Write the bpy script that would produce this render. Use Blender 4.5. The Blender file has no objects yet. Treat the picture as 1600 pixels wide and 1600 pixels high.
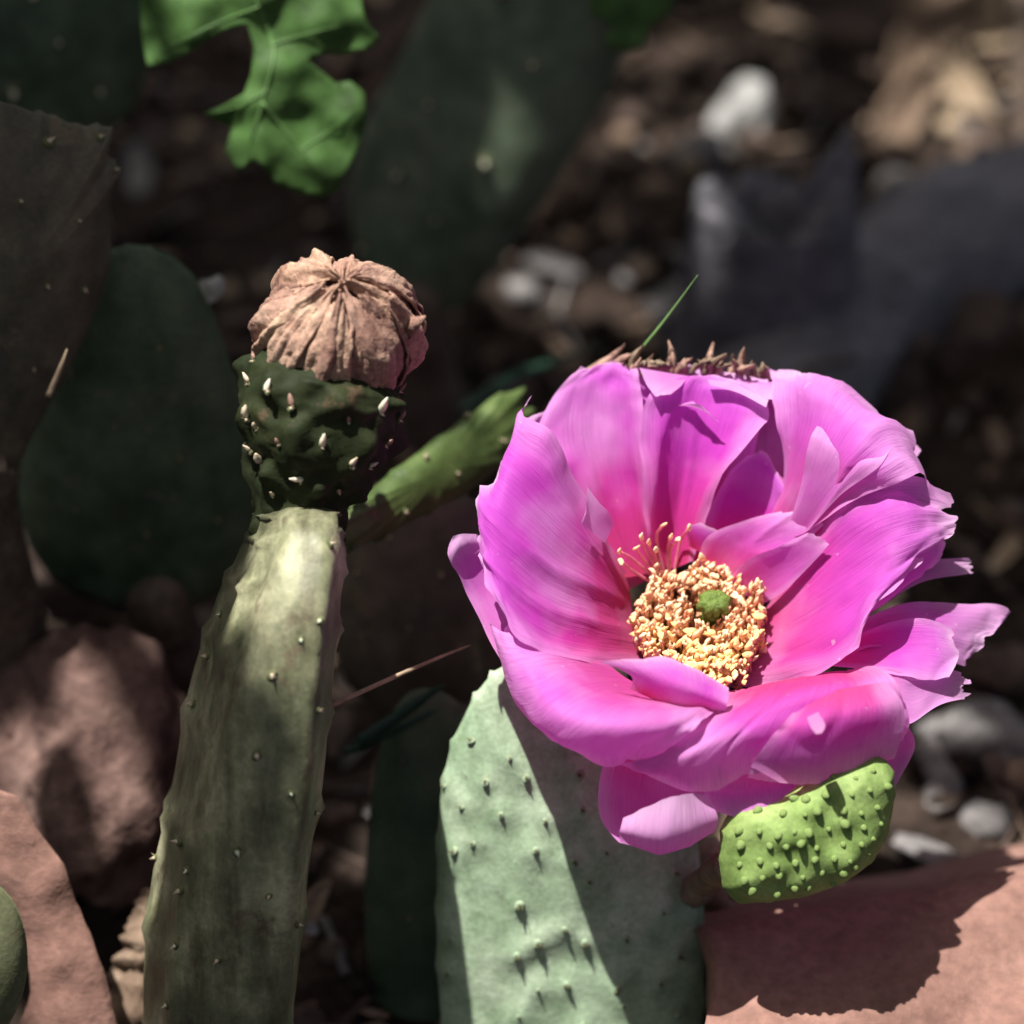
import bpy, bmesh, math, random
import numpy as np
from mathutils import Vector, Matrix, Quaternion, noise
from mathutils.geometry import delaunay_2d_cdt
from mathutils.bvhtree import BVHTree

random.seed(7)
scene = bpy.context.scene
COL = scene.collection
R = math.radians

# ------------------------------------------------------------------ camera, sky, sun, exposure
PITCH = R(40)
CAM = Vector((0.0, -0.38, 0.42))
FWD = Vector((0, math.cos(PITCH), -math.sin(PITCH)))
RGT = Vector((1, 0, 0))
UPV = Vector((0, math.sin(PITCH), math.cos(PITCH)))
cam_data = bpy.data.cameras.new('camera')
cam = bpy.data.objects.new('camera', cam_data)
COL.objects.link(cam)
cam.location = CAM
cam.rotation_euler = (math.pi / 2 - PITCH, 0, 0)
cam_data.sensor_width = 36
cam_data.lens = 120
cam_data.clip_start = 0.01
cam_data.clip_end = 200
cam_data.dof.use_dof = True
cam_data.dof.focus_distance = 0.502
cam_data.dof.aperture_fstop = 9.5
scene.camera = cam

SUN = (RGT * -0.25 + UPV * 0.78 - FWD * 0.57).normalized()      # towards the sun
world = bpy.data.worlds.new('World')
scene.world = world
world.use_nodes = True
wn = world.node_tree
sky = wn.nodes.new('ShaderNodeTexSky')
sky.sky_type = 'NISHITA'
sky.sun_disc = False
sky.sun_elevation = math.asin(SUN.z)
sky.sun_rotation = math.atan2(SUN.x, SUN.y)
sky.dust_density = 8.0
sky.ozone_density = 0.0
wn.nodes['Background'].inputs['Strength'].default_value = 0.05
wn.links.new(sky.outputs[0], wn.nodes['Background'].inputs['Color'])
sun_data = bpy.data.lights.new('sun', 'SUN')
sun_data.energy = 5.0
sun_data.angle = R(0.53)
sun_data.color = (1.0, 0.955, 0.89)
sun = bpy.data.objects.new('sun', sun_data)
COL.objects.link(sun)
sun.location = (0, 0, 2)
sun.rotation_euler = SUN.to_track_quat('Z', 'Y').to_euler()
vs = scene.view_settings
vs.view_transform = 'Standard'
vs.look = 'None'
vs.exposure = 0.85
vs.gamma = 1.0
vs.use_curve_mapping = False
scene.cycles.max_bounces = 6
scene.cycles.transparent_max_bounces = 8
scene.cycles.use_denoising = True

# ------------------------------------------------------------------ helpers
def P(x, y, d):
    """photo pixel (1600 px frame) at depth d (cm along the view axis) -> world metres"""
    d = d * 0.01
    return CAM + FWD * d + RGT * ((x - 800) / 1600 * 0.3 * d) + UPV * ((800 - y) / 1600 * 0.3 * d)

def gd(y):
    """depth (cm) at which the soil lies on a photo row"""
    return 42.0 / (math.sin(PITCH) + (y - 800) / 1600 * 0.3 * math.cos(PITCH))

def F(X, Y, dz):
    """flower drawing coordinates"""
    return P(680 + X / 1.739, 480 + Y / 1.739, 50.0 - dz)

def catmull(a, n):
    a = np.asarray(a, float)
    m = len(a)
    if m == 1:
        return np.repeat(a, n, 0)
    ext = np.concatenate([(2 * a[0] - a[1])[None], a, (2 * a[-1] - a[-2])[None]])
    out = []
    for k in range(n):
        s = k / (n - 1) * (m - 1)
        i = min(int(s), m - 2)
        t = s - i
        p0, p1, p2, p3 = ext[i], ext[i + 1], ext[i + 2], ext[i + 3]
        out.append(0.5 * (2 * p1 + (p2 - p0) * t + (2 * p0 - 5 * p1 + 4 * p2 - p3) * t * t + (3 * p1 - p0 - 3 * p2 + p3) * t ** 3))
    return np.array(out)

def catmull_closed(a, n):
    a = np.asarray(a, float)
    m = len(a)
    out = []
    for k in range(n):
        s = k / n * m
        i = int(s) % m
        t = s - int(s)
        p0, p1, p2, p3 = a[i - 1], a[i], a[(i + 1) % m], a[(i + 2) % m]
        out.append(0.5 * (2 * p1 + (p2 - p0) * t + (2 * p0 - 5 * p1 + 4 * p2 - p3) * t * t + (3 * p1 - p0 - 3 * p2 + p3) * t ** 3))
    return np.array(out)

def mesh_of(name, verts, faces, mats, uvs=None, midx=None, smooth=True):
    me = bpy.data.meshes.new(name)
    me.from_pydata([tuple(v) for v in verts], [], faces)
    for m in (mats if isinstance(mats, (list, tuple)) else [mats]):
        me.materials.append(m)
    if uvs is not None:
        l = me.uv_layers.new(name='UVMap')
        li = np.zeros(len(me.loops), int)
        me.loops.foreach_get('vertex_index', li)
        l.data.foreach_set('uv', np.asarray(uvs, float)[li].ravel())
    if midx is not None:
        me.polygons.foreach_set('material_index', midx)
    me.polygons.foreach_set('use_smooth', [smooth] * len(me.polygons))
    me.update()
    return me

def link(name, me, parent=None, loc=None):
    o = bpy.data.objects.new(name, me)
    COL.objects.link(o)
    if loc is not None:
        o.location = loc
    if parent is not None:
        o.parent = parent
    return o

def build(name, verts, faces, mats, parent=None, org=None, uvs=None, midx=None, smooth=True):
    """world-space verts -> one mesh object; a part shares the origin of its thing"""
    if parent is not None:
        org = Vector(parent.get('_o')) if False else ORG[parent.name]
    elif org is None:
        a = np.array([tuple(v) for v in verts])
        org = Vector((a[:, 0].mean(), a[:, 1].mean(), a[:, 2].min()))
    org = Vector(org)
    a = np.array([tuple(v) for v in verts]) - np.array(org)
    o = link(name, mesh_of(name, a, faces, mats, uvs, midx, smooth), parent, None if parent is not None else org)
    ORG[o.name] = org
    return o

ORG = {}
def tag(o, label=None, cat=None, group=None, kind=None):
    if label: o['label'] = label
    if cat: o['category'] = cat
    if group: o['group'] = group
    if kind: o['kind'] = kind
    return o

def empty(name, loc, label, cat, group=None):
    o = bpy.data.objects.new(name, None)
    o.empty_display_size = 0.01
    COL.objects.link(o)
    o.location = loc
    ORG[o.name] = Vector(loc)
    return tag(o, label, cat, group)

def solid(o, t, off=0.0):
    m = o.modifiers.new('solidify', 'SOLIDIFY')
    m.thickness = t
    m.offset = off
    return o

def nz(v, s=1.0, seed=0.0):
    return noise.noise(Vector((v[0] * s + seed * 7.13, v[1] * s - seed * 3.7, v[2] * s + seed * 1.9)))

def fbm(v, s, seed=0, o=4):
    r, a = 0, 1
    for k in range(o):
        r += a * nz(v, s * 2 ** k, seed + k)
        a *= 0.5
    return r

# ------------------------------------------------------------------ materials
def lin(r, g, b):
    f = lambda c: ((c / 255 + 0.055) / 1.055) ** 2.4 if c > 10 else c / 255 / 12.92
    return (f(r), f(g), f(b), 1)

class Nodes:
    def __init__(s, name):
        s.m = bpy.data.materials.new(name)
        s.m.use_nodes = True
        s.t = s.m.node_tree
        s.b = s.t.nodes['Principled BSDF']
        s.out = s.t.nodes['Material Output']
    def n(s, kind, **kw):
        o = s.t.nodes.new('ShaderNode' + kind)
        for k, v in kw.items():
            setattr(o, k, v)
        return o
    def l(s, a, b):
        s.t.links.new(a, b)
    def noise(s, co, scale, detail=4, rough=0.6, stretch=None):
        if stretch:
            mp = s.n('Mapping')
            mp.inputs['Scale'].default_value = stretch
            s.l(co, mp.inputs[0]); co = mp.outputs[0]
        o = s.n('TexNoise')
        o.inputs['Scale'].default_value = scale
        o.inputs['Detail'].default_value = detail
        o.inputs['Roughness'].default_value = rough
        s.l(co, o.inputs['Vector'])
        return o.outputs['Fac']
    def ramp(s, fac, stops, interp='LINEAR'):
        o = s.n('ValToRGB')
        o.color_ramp.interpolation = interp
        e = o.color_ramp.elements
        while len(e) < len(stops): e.new(0.5)
        for k, (p, c) in enumerate(stops):
            e[k].position = p
            e[k].color = c if len(c) == 4 else (*c, 1)
        s.l(fac, o.inputs[0])
        return o.outputs[0]
    def mix(s, fac, a, b, mode='MIX'):
        o = s.n('Mix', data_type='RGBA', blend_type=mode)
        if isinstance(fac, (int, float)): o.inputs[0].default_value = fac
        else: s.l(fac, o.inputs[0])
        for k, v in ((6, a), (7, b)):
            if isinstance(v, tuple): o.inputs[k].default_value = v if len(v) == 4 else (*v, 1)
            else: s.l(v, o.inputs[k])
        return o.outputs[2]
    def math(s, op, a, b=None):
        o = s.n('Math', operation=op)
        for k, v in ((0, a), (1, b)):
            if v is None: continue
            if isinstance(v, (int, float)): o.inputs[k].default_value = v
            else: s.l(v, o.inputs[k])
        return o.outputs[0]
    def bump(s, h, strength, dist):
        o = s.n('Bump')
        o.inputs['Strength'].default_value = strength
        o.inputs['Distance'].default_value = dist
        s.l(h, o.inputs['Height'])
        s.l(o.outputs[0], s.b.inputs['Normal'])
        return o.outputs[0]
    def translucent(s, col, fac, normal=None):
        tr = s.n('BsdfTranslucent')
        if isinstance(col, tuple): tr.inputs[0].default_value = col if len(col) == 4 else (*col, 1)
        else: s.l(col, tr.inputs[0])
        mx = s.n('MixShader')
        mx.inputs[0].default_value = fac
        s.l(s.b.outputs[0], mx.inputs[1]); s.l(tr.outputs[0], mx.inputs[2])
        s.l(mx.outputs[0], s.out.inputs['Surface'])

def earthy(name, stops, scale=120, rough=0.85, bump=0.6, bdist=0.0006, fine=900, spec=0.3, stretch=None, grain=0.35, vary=False):
    k = Nodes(name)
    co = k.n('TexCoord').outputs['Object']
    a = k.noise(co, scale, 6, 0.65, stretch)
    f = k.noise(co, fine, 3, 0.6, stretch)
    c = k.ramp(a, stops)
    g = k.ramp(f, [(0.3, (1 - grain,) * 3), (0.7, (1 + grain * 0.6,) * 3)])
    c = k.mix(1.0, c, g, 'MULTIPLY')
    k.l(c, k.b.inputs['Base Color'])
    k.b.inputs['Roughness'].default_value = rough
    k.b.inputs['Specular IOR Level'].default_value = spec
    h = k.math('ADD', a, k.math('MULTIPLY', f, 0.5))
    k.bump(h, bump, bdist)
    if vary:
        r = k.n('ObjectInfo').outputs['Random']
        c2 = k.mix(1.0, c, k.ramp(r, [(0.0, (0.62, 0.56, 0.56)), (0.5, (0.9, 0.84, 0.84)), (1.0, (1.15, 1.15, 1.05))]), 'MULTIPLY')
        k.l(c2, k.b.inputs['Base Color'])
    return k.m

def pad_material(name, c1, c2, c3, spec=0.4, rough=0.5, scar=(0.16, 0.13, 0.08), scar_amt=0.66, streak=0.0):
    k = Nodes(name)
    co = k.n('TexCoord').outputs['Object']
    a = k.noise(co, 55, 5, 0.6)
    b = k.noise(co, 210, 4, 0.65)
    f = k.noise(co, 1400, 2, 0.5)
    c = k.ramp(a, [(0.32, c1), (0.5, c2), (0.68, c3)])
    m = k.ramp(b, [(0.35, (0.72, 0.74, 0.7)), (0.62, (1.12, 1.1, 1.12))])
    c = k.mix(1.0, c, m, 'MULTIPLY')
    sc = k.ramp(k.noise(co, 130, 6, 0.75), [(scar_amt, (0, 0, 0)), (scar_amt + 0.06, (1, 1, 1))])
    c = k.mix(k.math('MULTIPLY', sc, 0.7), c, scar)
    g = k.ramp(f, [(0.3, (0.86,) * 3), (0.7, (1.1,) * 3)])
    c = k.mix(1.0, c, g, 'MULTIPLY')
    if streak:
        st = k.noise(co, 260, 5, 0.65, (1, 0.35, 0.14))
        c = k.mix(streak, c, k.ramp(st, [(0.34, (0.50, 0.46, 0.44)), (0.52, (1, 1, 1)), (0.7, (1.3, 1.28, 1.22))]), 'MULTIPLY')
    k.l(c, k.b.inputs['Base Color'])
    k.l(k.ramp(b, [(0.3, (rough - 0.1,) * 3), (0.7, (rough + 0.15,) * 3)]), k.b.inputs['Roughness'])
    k.b.inputs['Specular IOR Level'].default_value = spec
    k.bump(k.math('ADD', k.math('MULTIPLY', b, 1.0), k.math('MULTIPLY', f, 0.12)), 0.35, 0.0007)
    return k.m

def petal_material():
    k = Nodes('petal')
    tc = k.n('TexCoord')
    sep = k.n('SeparateXYZ')
    k.l(tc.outputs['UV'], sep.inputs[0])
    u, v = sep.outputs[0], sep.outputs[1]
    pale = k.n('Attribute', attribute_type='OBJECT', attribute_name='pale').outputs['Fac']
    rnd = k.n('ObjectInfo').outputs['Random']
    streak = k.noise(tc.outputs['UV'], 1.0, 5, 0.6, (46, 2.2, 1))
    blot = k.noise(tc.outputs['Object'], 90, 4, 0.6)
    vv = k.math('ADD', v, k.math('MULTIPLY', k.math('SUBTRACT', blot, 0.5), 0.28))
    base = k.ramp(vv, [(0.0, (0.78, 0.07, 0.19)), (0.2, (0.74, 0.045, 0.33)), (0.45, (0.69, 0.058, 0.60)),
                       (0.75, (0.64, 0.095, 0.66)), (0.90, (0.70, 0.25, 0.71)), (1.0, (0.84, 0.55, 0.82))])
    lilac = k.ramp(vv, [(0.0, (0.74, 0.10, 0.40)), (0.5, (0.70, 0.20, 0.66)), (1.0, (0.82, 0.52, 0.80))])
    c = k.mix(pale, base, lilac)
    edge = k.math('ABSOLUTE', k.math('SUBTRACT', u, 0.5))
    ef = k.ramp(edge, [(0.33, (0, 0, 0)), (0.5, (1, 1, 1))])
    c = k.mix(k.math('MULTIPLY', ef, 0.65), c, (0.82, 0.42, 0.78, 1))
    sm = k.ramp(streak, [(0.3, (0.93, 0.84, 0.94)), (0.7, (1.04, 1.12, 1.03))])
    c = k.mix(0.8, c, sm, 'MULTIPLY')
    big = k.noise(tc.outputs['Object'], 48, 3, 0.55)
    c = k.mix(k.math('MULTIPLY', k.ramp(big, [(0.48, (0, 0, 0)), (0.68, (1, 1, 1))]), 0.65), c, (0.80, 0.42, 0.78, 1))
    deep = k.ramp(big, [(0.28, (1, 1, 1)), (0.44, (0, 0, 0))])
    c = k.mix(k.math('MULTIPLY', deep, 0.35), c, (0.55, 0.03, 0.46, 1))
    vein = k.noise(tc.outputs['UV'], 1.0, 3, 0.5, (150, 5, 1))
    c = k.mix(0.7, c, k.ramp(vein, [(0.36, (0.86, 0.70, 0.88)), (0.5, (1, 1, 1))]), 'MULTIPLY')
    spot = k.noise(tc.outputs['Object'], 520, 3, 0.6)
    c = k.mix(k.math('MULTIPLY', k.ramp(spot, [(0.70, (0, 0, 0)), (0.76, (1, 1, 1))]), 0.5), c, (0.85, 0.62, 0.80, 1))
    hv = k.n('HueSaturation')
    k.l(c, hv.inputs['Color'])
    k.l(k.math('ADD', k.math('MULTIPLY', rnd, 0.012), 0.494), hv.inputs['Hue'])
    c = hv.outputs[0]
    k.l(c, k.b.inputs['Base Color'])
    k.b.inputs['Roughness'].default_value = 0.58
    k.b.inputs['Specular IOR Level'].default_value = 0.22
    k.b.inputs['Sheen Weight'].default_value = 0.1
    k.b.inputs['Sheen Roughness'].default_value = 0.4
    k.b.inputs['Sheen Tint'].default_value = (1, 0.8, 1, 1)
    h = k.math('ADD', k.math('ADD', streak, k.math('MULTIPLY', vein, 0.5)), k.math('MULTIPLY', blot, 1.6))
    k.bump(h, 0.45, 0.00045)
    k.translucent(c, 0.50)
    return k.m

def simple(name, col, rough=0.6, spec=0.4, var=0.25, scale=400, bump=0.2, trans=None, sss=0):
    k = Nodes(name)
    co = k.n('TexCoord').outputs['Object']
    a = k.noise(co, scale, 4, 0.6)
    g = k.ramp(a, [(0.3, (1 - var,) * 3), (0.7, (1 + var,) * 3)])
    c = k.mix(1.0, (*col, 1), g, 'MULTIPLY')
    k.l(c, k.b.inputs['Base Color'])
    k.b.inputs['Roughness'].default_value = rough
    k.b.inputs['Specular IOR Level'].default_value = spec
    k.bump(a, bump, 0.0004)
    if sss:
        k.b.inputs['Subsurface Weight'].default_value = sss
        k.b.inputs['Subsurface Scale'].default_value = 0.001
    if trans:
        k.translucent(c, trans)
    return k.m

M = {}
M['petal'] = petal_material()
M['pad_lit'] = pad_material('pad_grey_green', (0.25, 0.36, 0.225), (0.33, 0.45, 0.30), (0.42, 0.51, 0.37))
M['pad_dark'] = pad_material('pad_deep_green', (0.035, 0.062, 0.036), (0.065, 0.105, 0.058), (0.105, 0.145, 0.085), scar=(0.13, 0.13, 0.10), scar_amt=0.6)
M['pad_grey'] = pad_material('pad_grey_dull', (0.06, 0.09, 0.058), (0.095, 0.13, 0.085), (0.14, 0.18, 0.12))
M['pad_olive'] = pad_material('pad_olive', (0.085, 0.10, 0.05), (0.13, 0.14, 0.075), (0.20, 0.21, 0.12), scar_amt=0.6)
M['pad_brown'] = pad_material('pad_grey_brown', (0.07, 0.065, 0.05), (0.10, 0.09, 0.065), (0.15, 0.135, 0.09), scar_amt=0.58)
M['pad_thin'] = pad_material('pad_corky', (0.075, 0.085, 0.05), (0.17, 0.18, 0.105), (0.40, 0.40, 0.26), scar=(0.13, 0.10, 0.065), scar_amt=0.57, streak=0.9)
M['pad_young'] = pad_material('pad_young_green', (0.15, 0.24, 0.06), (0.21, 0.31, 0.095), (0.29, 0.39, 0.15), scar_amt=0.75, spec=0.2, rough=0.65)
M['pad_edge'] = pad_material('pad_fresh_edge', (0.045, 0.08, 0.022), (0.072, 0.115, 0.03), (0.11, 0.16, 0.05), scar_amt=0.62)
M['ovary'] = pad_material('ovary_green_shaded', (0.012, 0.017, 0.007), (0.02, 0.028, 0.01), (0.036, 0.042, 0.016), scar=(0.10, 0.06, 0.04), scar_amt=0.58, spec=0.18, rough=0.7)  # green darkened in the base colour for the bud's shadow
M['dried'] = earthy('dried_petal', [(0.25, (0.22, 0.115, 0.09)), (0.5, (0.42, 0.27, 0.21)), (0.75, (0.58, 0.43, 0.32))], 160, 0.85, 0.9, 0.0006, 1100, vary=True)
M['dried_dark'] = earthy('dried_core', [(0.25, (0.09, 0.045, 0.035)), (0.6, (0.22, 0.12, 0.09)), (0.8, (0.3, 0.18, 0.13))], 200, 0.9, 0.7, 0.0005, 1100)
M['sepal'] = earthy('dry_sepal', [(0.25, (0.16, 0.085, 0.07)), (0.5, (0.32, 0.19, 0.15)), (0.8, (0.52, 0.38, 0.28))], 260, 0.75, 0.5, 0.0003, 1200)
M['tan'] = simple('pale_tip', (0.62, 0.52, 0.38), 0.45, 0.5, 0.25, 900)
M['white_tip'] = simple('waxy_tip', (0.75, 0.74, 0.58), 0.3, 0.6, 0.15, 700, sss=0.3)
M['spine'] = simple('spine', (0.32, 0.25, 0.15), 0.5, 0.4)
M['dark_areole'] = simple('areole_wool', (0.11, 0.13, 0.06), 0.9, 0.2, 0.4, 1500)
M['filament'] = simple('filament', (0.88, 0.52, 0.36), 0.45, 0.4, 0.15, 900, trans=0.35)
M['filament_pink'] = simple('filament_pink', (0.82, 0.30, 0.42), 0.45, 0.4, 0.15, 900, trans=0.35)
M['anther'] = simple('anther', (0.86, 0.50, 0.29), 0.75, 0.25, 0.28, 1600, 0.6)
M['anther_yellow'] = simple('anther_yellow', (0.87, 0.58, 0.25), 0.75, 0.25, 0.2, 1600, 0.6)
M['anther_pale'] = simple('anther_pale', (0.88, 0.62, 0.40), 0.75, 0.25, 0.2, 1600, 0.6)
M['stigma'] = simple('stigma', (0.11, 0.17, 0.03), 0.6, 0.3, 0.35, 1800, 0.8)
M['soil'] = earthy('soil', [(0.25, (0.014, 0.010, 0.008)), (0.5, (0.034, 0.024, 0.019)), (0.78, (0.085, 0.06, 0.047))], 70, 0.95, 1.0, 0.003, 500, 0.15, grain=0.6)
M['terracotta'] = earthy('terracotta', [(0.25, (0.17, 0.092, 0.074)), (0.5, (0.245, 0.138, 0.112)), (0.78, (0.32, 0.195, 0.16))], 45, 0.9, 0.55, 0.0009, 520, 0.2, grain=0.22)
M['red_rock'] = earthy('red_rock', [(0.2, (0.05, 0.027, 0.022)), (0.5, (0.12, 0.072, 0.062)), (0.8, (0.27, 0.18, 0.15))], 80, 0.9, 1.0, 0.002, 420, 0.2)
M['grey_wood'] = earthy('weathered_wood', [(0.25, (0.09, 0.088, 0.10)), (0.55, (0.18, 0.175, 0.195)), (0.8, (0.31, 0.30, 0.32))], 60, 0.9, 0.9, 0.0015, 320, 0.2, (0.35, 1, 1))
M['grey_rock'] = earthy('grey_rock', [(0.25, (0.10, 0.095, 0.095)), (0.5, (0.18, 0.17, 0.168)), (0.8, (0.30, 0.285, 0.28))], 90, 0.9, 0.9, 0.0015, 500, 0.2)
M['pale_rock'] = earthy('pale_rock', [(0.25, (0.24, 0.24, 0.235)), (0.5, (0.35, 0.35, 0.34)), (0.8, (0.46, 0.46, 0.45))], 110, 0.8, 0.5, 0.001, 500, 0.3)
M['chip'] = earthy('wood_chip', [(0.25, (0.10, 0.065, 0.046)), (0.5, (0.20, 0.14, 0.10)), (0.8, (0.36, 0.28, 0.21))], 110, 0.85, 0.7, 0.0008, 500, 0.2, (1, 0.3, 1))
M['straw'] = earthy('straw', [(0.25, (0.25, 0.18, 0.11)), (0.5, (0.36, 0.275, 0.19)), (0.8, (0.46, 0.38, 0.28))], 110, 0.8, 0.5, 0.0006, 700, 0.25)
M['dead_leaf'] = earthy('dead_leaf', [(0.25, (0.045, 0.03, 0.025)), (0.5, (0.095, 0.066, 0.054)), (0.8, (0.18, 0.135, 0.11))], 130, 0.8, 0.6, 0.0006, 700, 0.25)
M['weed'] = simple('weed_leaf', (0.08, 0.17, 0.045), 0.6, 0.3, 0.4, 220, 0.7, trans=0.4)
M['vein'] = simple('leaf_vein', (0.12, 0.235, 0.075), 0.5, 0.4, 0.2, 400)
M['grass'] = simple('grass_blade', (0.03, 0.075, 0.05), 0.35, 0.5, 0.3, 300, trans=0.25)
M['shrub_leaf'] = simple('shrub_leaf', (0.05, 0.11, 0.03), 0.5, 0.4, 0.3, 120, trans=0.2)
M['bark'] = earthy('bark', [(0.25, (0.06, 0.045, 0.035)), (0.5, (0.12, 0.09, 0.07)), (0.8, (0.2, 0.16, 0.13))], 120, 0.9, 0.9, 0.002, 500, 0.2)

# ------------------------------------------------------------------ ground
def ground_z(x, y):
    return 0.006 * fbm((x, y, 0), 14, 3, 3) + 0.0022 * fbm((x, y, 0), 75, 5, 3)

def make_ground():
    def axis(n, near, far):
        t = np.linspace(-1, 1, n)
        return near * t + (far - near) * np.sign(t) * np.abs(t) ** 9
    xs = axis(241, 0.34, 40)
    ys = axis(241, 0.34, 40) + 0.12
    vs_, fs = [], []
    for y in ys:
        for x in xs:
            vs_.append((x, y, ground_z(x, y)))
    n = len(xs)
    for j in range(len(ys) - 1):
        for i in range(n - 1):
            a = j * n + i
            fs.append((a, a + 1, a + n + 1, a + n))
    return tag(build('ground', vs_, fs, M['soil'], org=(0, 0, 0)), 'dark brown garden soil under the cactus', None, kind='structure')
make_ground()

# ------------------------------------------------------------------ generic builders
def tube_mesh(pts, radii, n=10, rough=0.0, seed=0, cap=True, sx=1.0):
    """tube along world points"""
    pts = [Vector(p) for p in pts]
    vs_, fs = [], []
    prev = None
    for i, p in enumerate(pts):
        t = (pts[min(i + 1, len(pts) - 1)] - pts[max(i - 1, 0)]).normalized()
        if prev is None:
            a = t.orthogonal().normalized()
        else:
            a = (prev - t * prev.dot(t)).normalized()
        prev = a
        b = t.cross(a)
        for k in range(n):
            an = 2 * math.pi * k / n
            rr = radii[i]
            q = p + a * math.cos(an) * rr * sx + b * math.sin(an) * rr
            if rough:
                q += (a * math.cos(an) + b * math.sin(an)) * rr * rough * fbm(q, 0.9 / max(radii[i], 1e-4), seed, 3)
            vs_.append(q)
    m = len(pts)
    for i in range(m - 1):
        for k in range(n):
            a, b = i * n + k, i * n + (k + 1) % n
            fs.append((a, b, b + n, a + n))
    if cap:
        fs.append(tuple(range(n - 1, -1, -1)))
        fs.append(tuple((m - 1) * n + k for k in range(n)))
    return vs_, fs

def curve3(ctrl, n):
    return [Vector(v) for v in catmull([tuple(c) for c in ctrl], n)]

def ico(sub):
    bm = bmesh.new()
    bmesh.ops.create_icosphere(bm, subdivisions=sub, radius=1)
    v = [x.co.copy() for x in bm.verts]
    f = [tuple(q.index for q in x.verts) for x in bm.faces]
    bm.free()
    return v, f
ICO = {k: ico(k) for k in (1, 2, 3, 4, 5)}

def rock(name, x, y, d, r, mat, label, cat, seed, sub=4, rough=0.35, facet=0.0, rot=0.0, group=None, freq=1.1, lifted=False):
    """an uneven stone; r = half sizes in cm along picture right, picture up, view depth"""
    vs_, fs = ICO[sub]
    if d > 58.4 and not lifted:        # lies on the soil
        d2 = gd(y) - r[1] * 0.7
        r = [q * d2 / d for q in r]
        d = d2
    c = P(x, y, d)
    rx = RGT * math.cos(rot) + UPV * math.sin(rot)
    ry = -RGT * math.sin(rot) + UPV * math.cos(rot)
    dirs = [Vector((random.uniform(-1, 1), random.uniform(-1, 1), random.uniform(-1, 1))).normalized() for _ in range(9)]
    out = []
    for v in vs_:
        k = 1 + rough * fbm(v, freq, seed, 5)
        if facet:
            for dd in dirs:
                t = v.dot(dd)
                if t > 0.72:
                    k *= 1 - facet * (t - 0.72) / 0.28
        q = v * k
        out.append(c + (rx * q.x * r[0] + ry * q.y * r[1] - FWD * q.z * r[2]) * 0.01)
    return tag(build(name, out, fs, mat, smooth=facet == 0 or sub > 3), label, cat, group)

def patch(ctrl, nu, nv):
    """control grid rows x cols of world points -> (nv x nu) grid"""
    g = np.array([[tuple(p) for p in row] for row in ctrl])
    g = np.stack([catmull(row, nu) for row in g])
    g = np.stack([catmull(g[:, k], nv) for k in range(nu)], 1)
    return g

def grid_faces(nu, nv):
    return [(j * nu + i, j * nu + i + 1, (j + 1) * nu + i + 1, (j + 1) * nu + i) for j in range(nv - 1) for i in range(nu - 1)]

def slab(name, outline, dfun, thick, mat, label=None, cat=None, step=14, bulge=0.0, rough=0.0, seed=0, parent=None, org=None, jag=0.0, n_out=None, group=None, front=None):
    """a closed piece cut along an outline: front face with its own relief, real thickness behind it (cm)"""
    o = np.array(outline, float)
    if n_out:
        o = catmull_closed(o, n_out)
    else:
        seg = []
        for k in range(len(o)):
            a, b = o[k], o[(k + 1) % len(o)]
            m = max(1, int(np.linalg.norm(b - a) / step))
            for t in range(m):
                seg.append(a + (b - a) * t / m)
        o = np.array(seg)
    if jag:
        c0 = o.mean(0)
        o = np.array([p + (p - c0) / (np.linalg.norm(p - c0) + 1e-6) * jag * fbm((p[0] * 0.03, p[1] * 0.03, seed), 1.0, seed, 3) for p in o])
    n = len(o)
    lo, hi = o.min(0), o.max(0)
    pts = [Vector((p[0], p[1])) for p in o]
    inner = []
    y = lo[1] + step / 2
    odd = 0
    while y < hi[1]:
        x = lo[0] + step * (0.25 + 0.5 * odd)
        while x < hi[0]:
            ins = False
            md = 1e9
            for k in range(n):
                x1, y1 = o[k]; x2, y2 = o[(k + 1) % n]
                if (y1 > y) != (y2 > y) and x < (x2 - x1) * (y - y1) / (y2 - y1) + x1:
                    ins = not ins
                md = min(md, (x - x1) ** 2 + (y - y1) ** 2)
            if ins and md > (step * 0.55) ** 2:
                inner.append((x, y, math.sqrt(md)))
            x += step
        y += step
        odd = 1 - odd
    pts += [Vector((p[0], p[1])) for p in inner]
    res = delaunay_2d_cdt(pts, [(k, (k + 1) % n) for k in range(n)], [list(range(n))], 1, 1e-4)
    pv, pf = res[0], res[2]
    dist = []
    for p in pv:
        dist.append(min((p.x - q[0]) ** 2 + (p.y - q[1]) ** 2 for q in o) ** 0.5)
    big = max(dist)
    fr, bk = [], []
    for p, ds in zip(pv, dist):
        d = dfun(p.x, p.y)
        e = ds / big
        d2 = d - bulge * (1 - (1 - min(1, e)) ** 2)
        if rough:
            d2 += rough * fbm((p.x * 0.012, p.y * 0.012, seed), 1.0, seed, 4)
        fr.append(P(p.x, p.y, d2))
        bk.append(P(p.x, p.y, d + thick * (0.55 + 0.45 * min(1, ds / (step * 1.5)))))
    m = len(pv)
    fs = []
    from collections import Counter
    edges = Counter()
    for f in pf:
        f = list(f)
        a = sum((pv[f[k]].x * pv[f[(k + 1) % len(f)]].y - pv[f[(k + 1) % len(f)]].x * pv[f[k]].y) for k in range(len(f)))
        if a < 0: f = f[::-1]
        fs.append(tuple(f[::-1]))
        fs.append(tuple(m + q for q in f))
        for k in range(len(f)):
            edges[(f[k], f[(k + 1) % len(f)])] += 1
    for (a, b) in list(edges):
        if (b, a) not in edges:
            fs.append((a, b, m + b, m + a))
    ob = build(name, fr + bk, fs, mat, parent=parent, org=org)
    if label: tag(ob, label, cat, group)
    return ob

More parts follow.
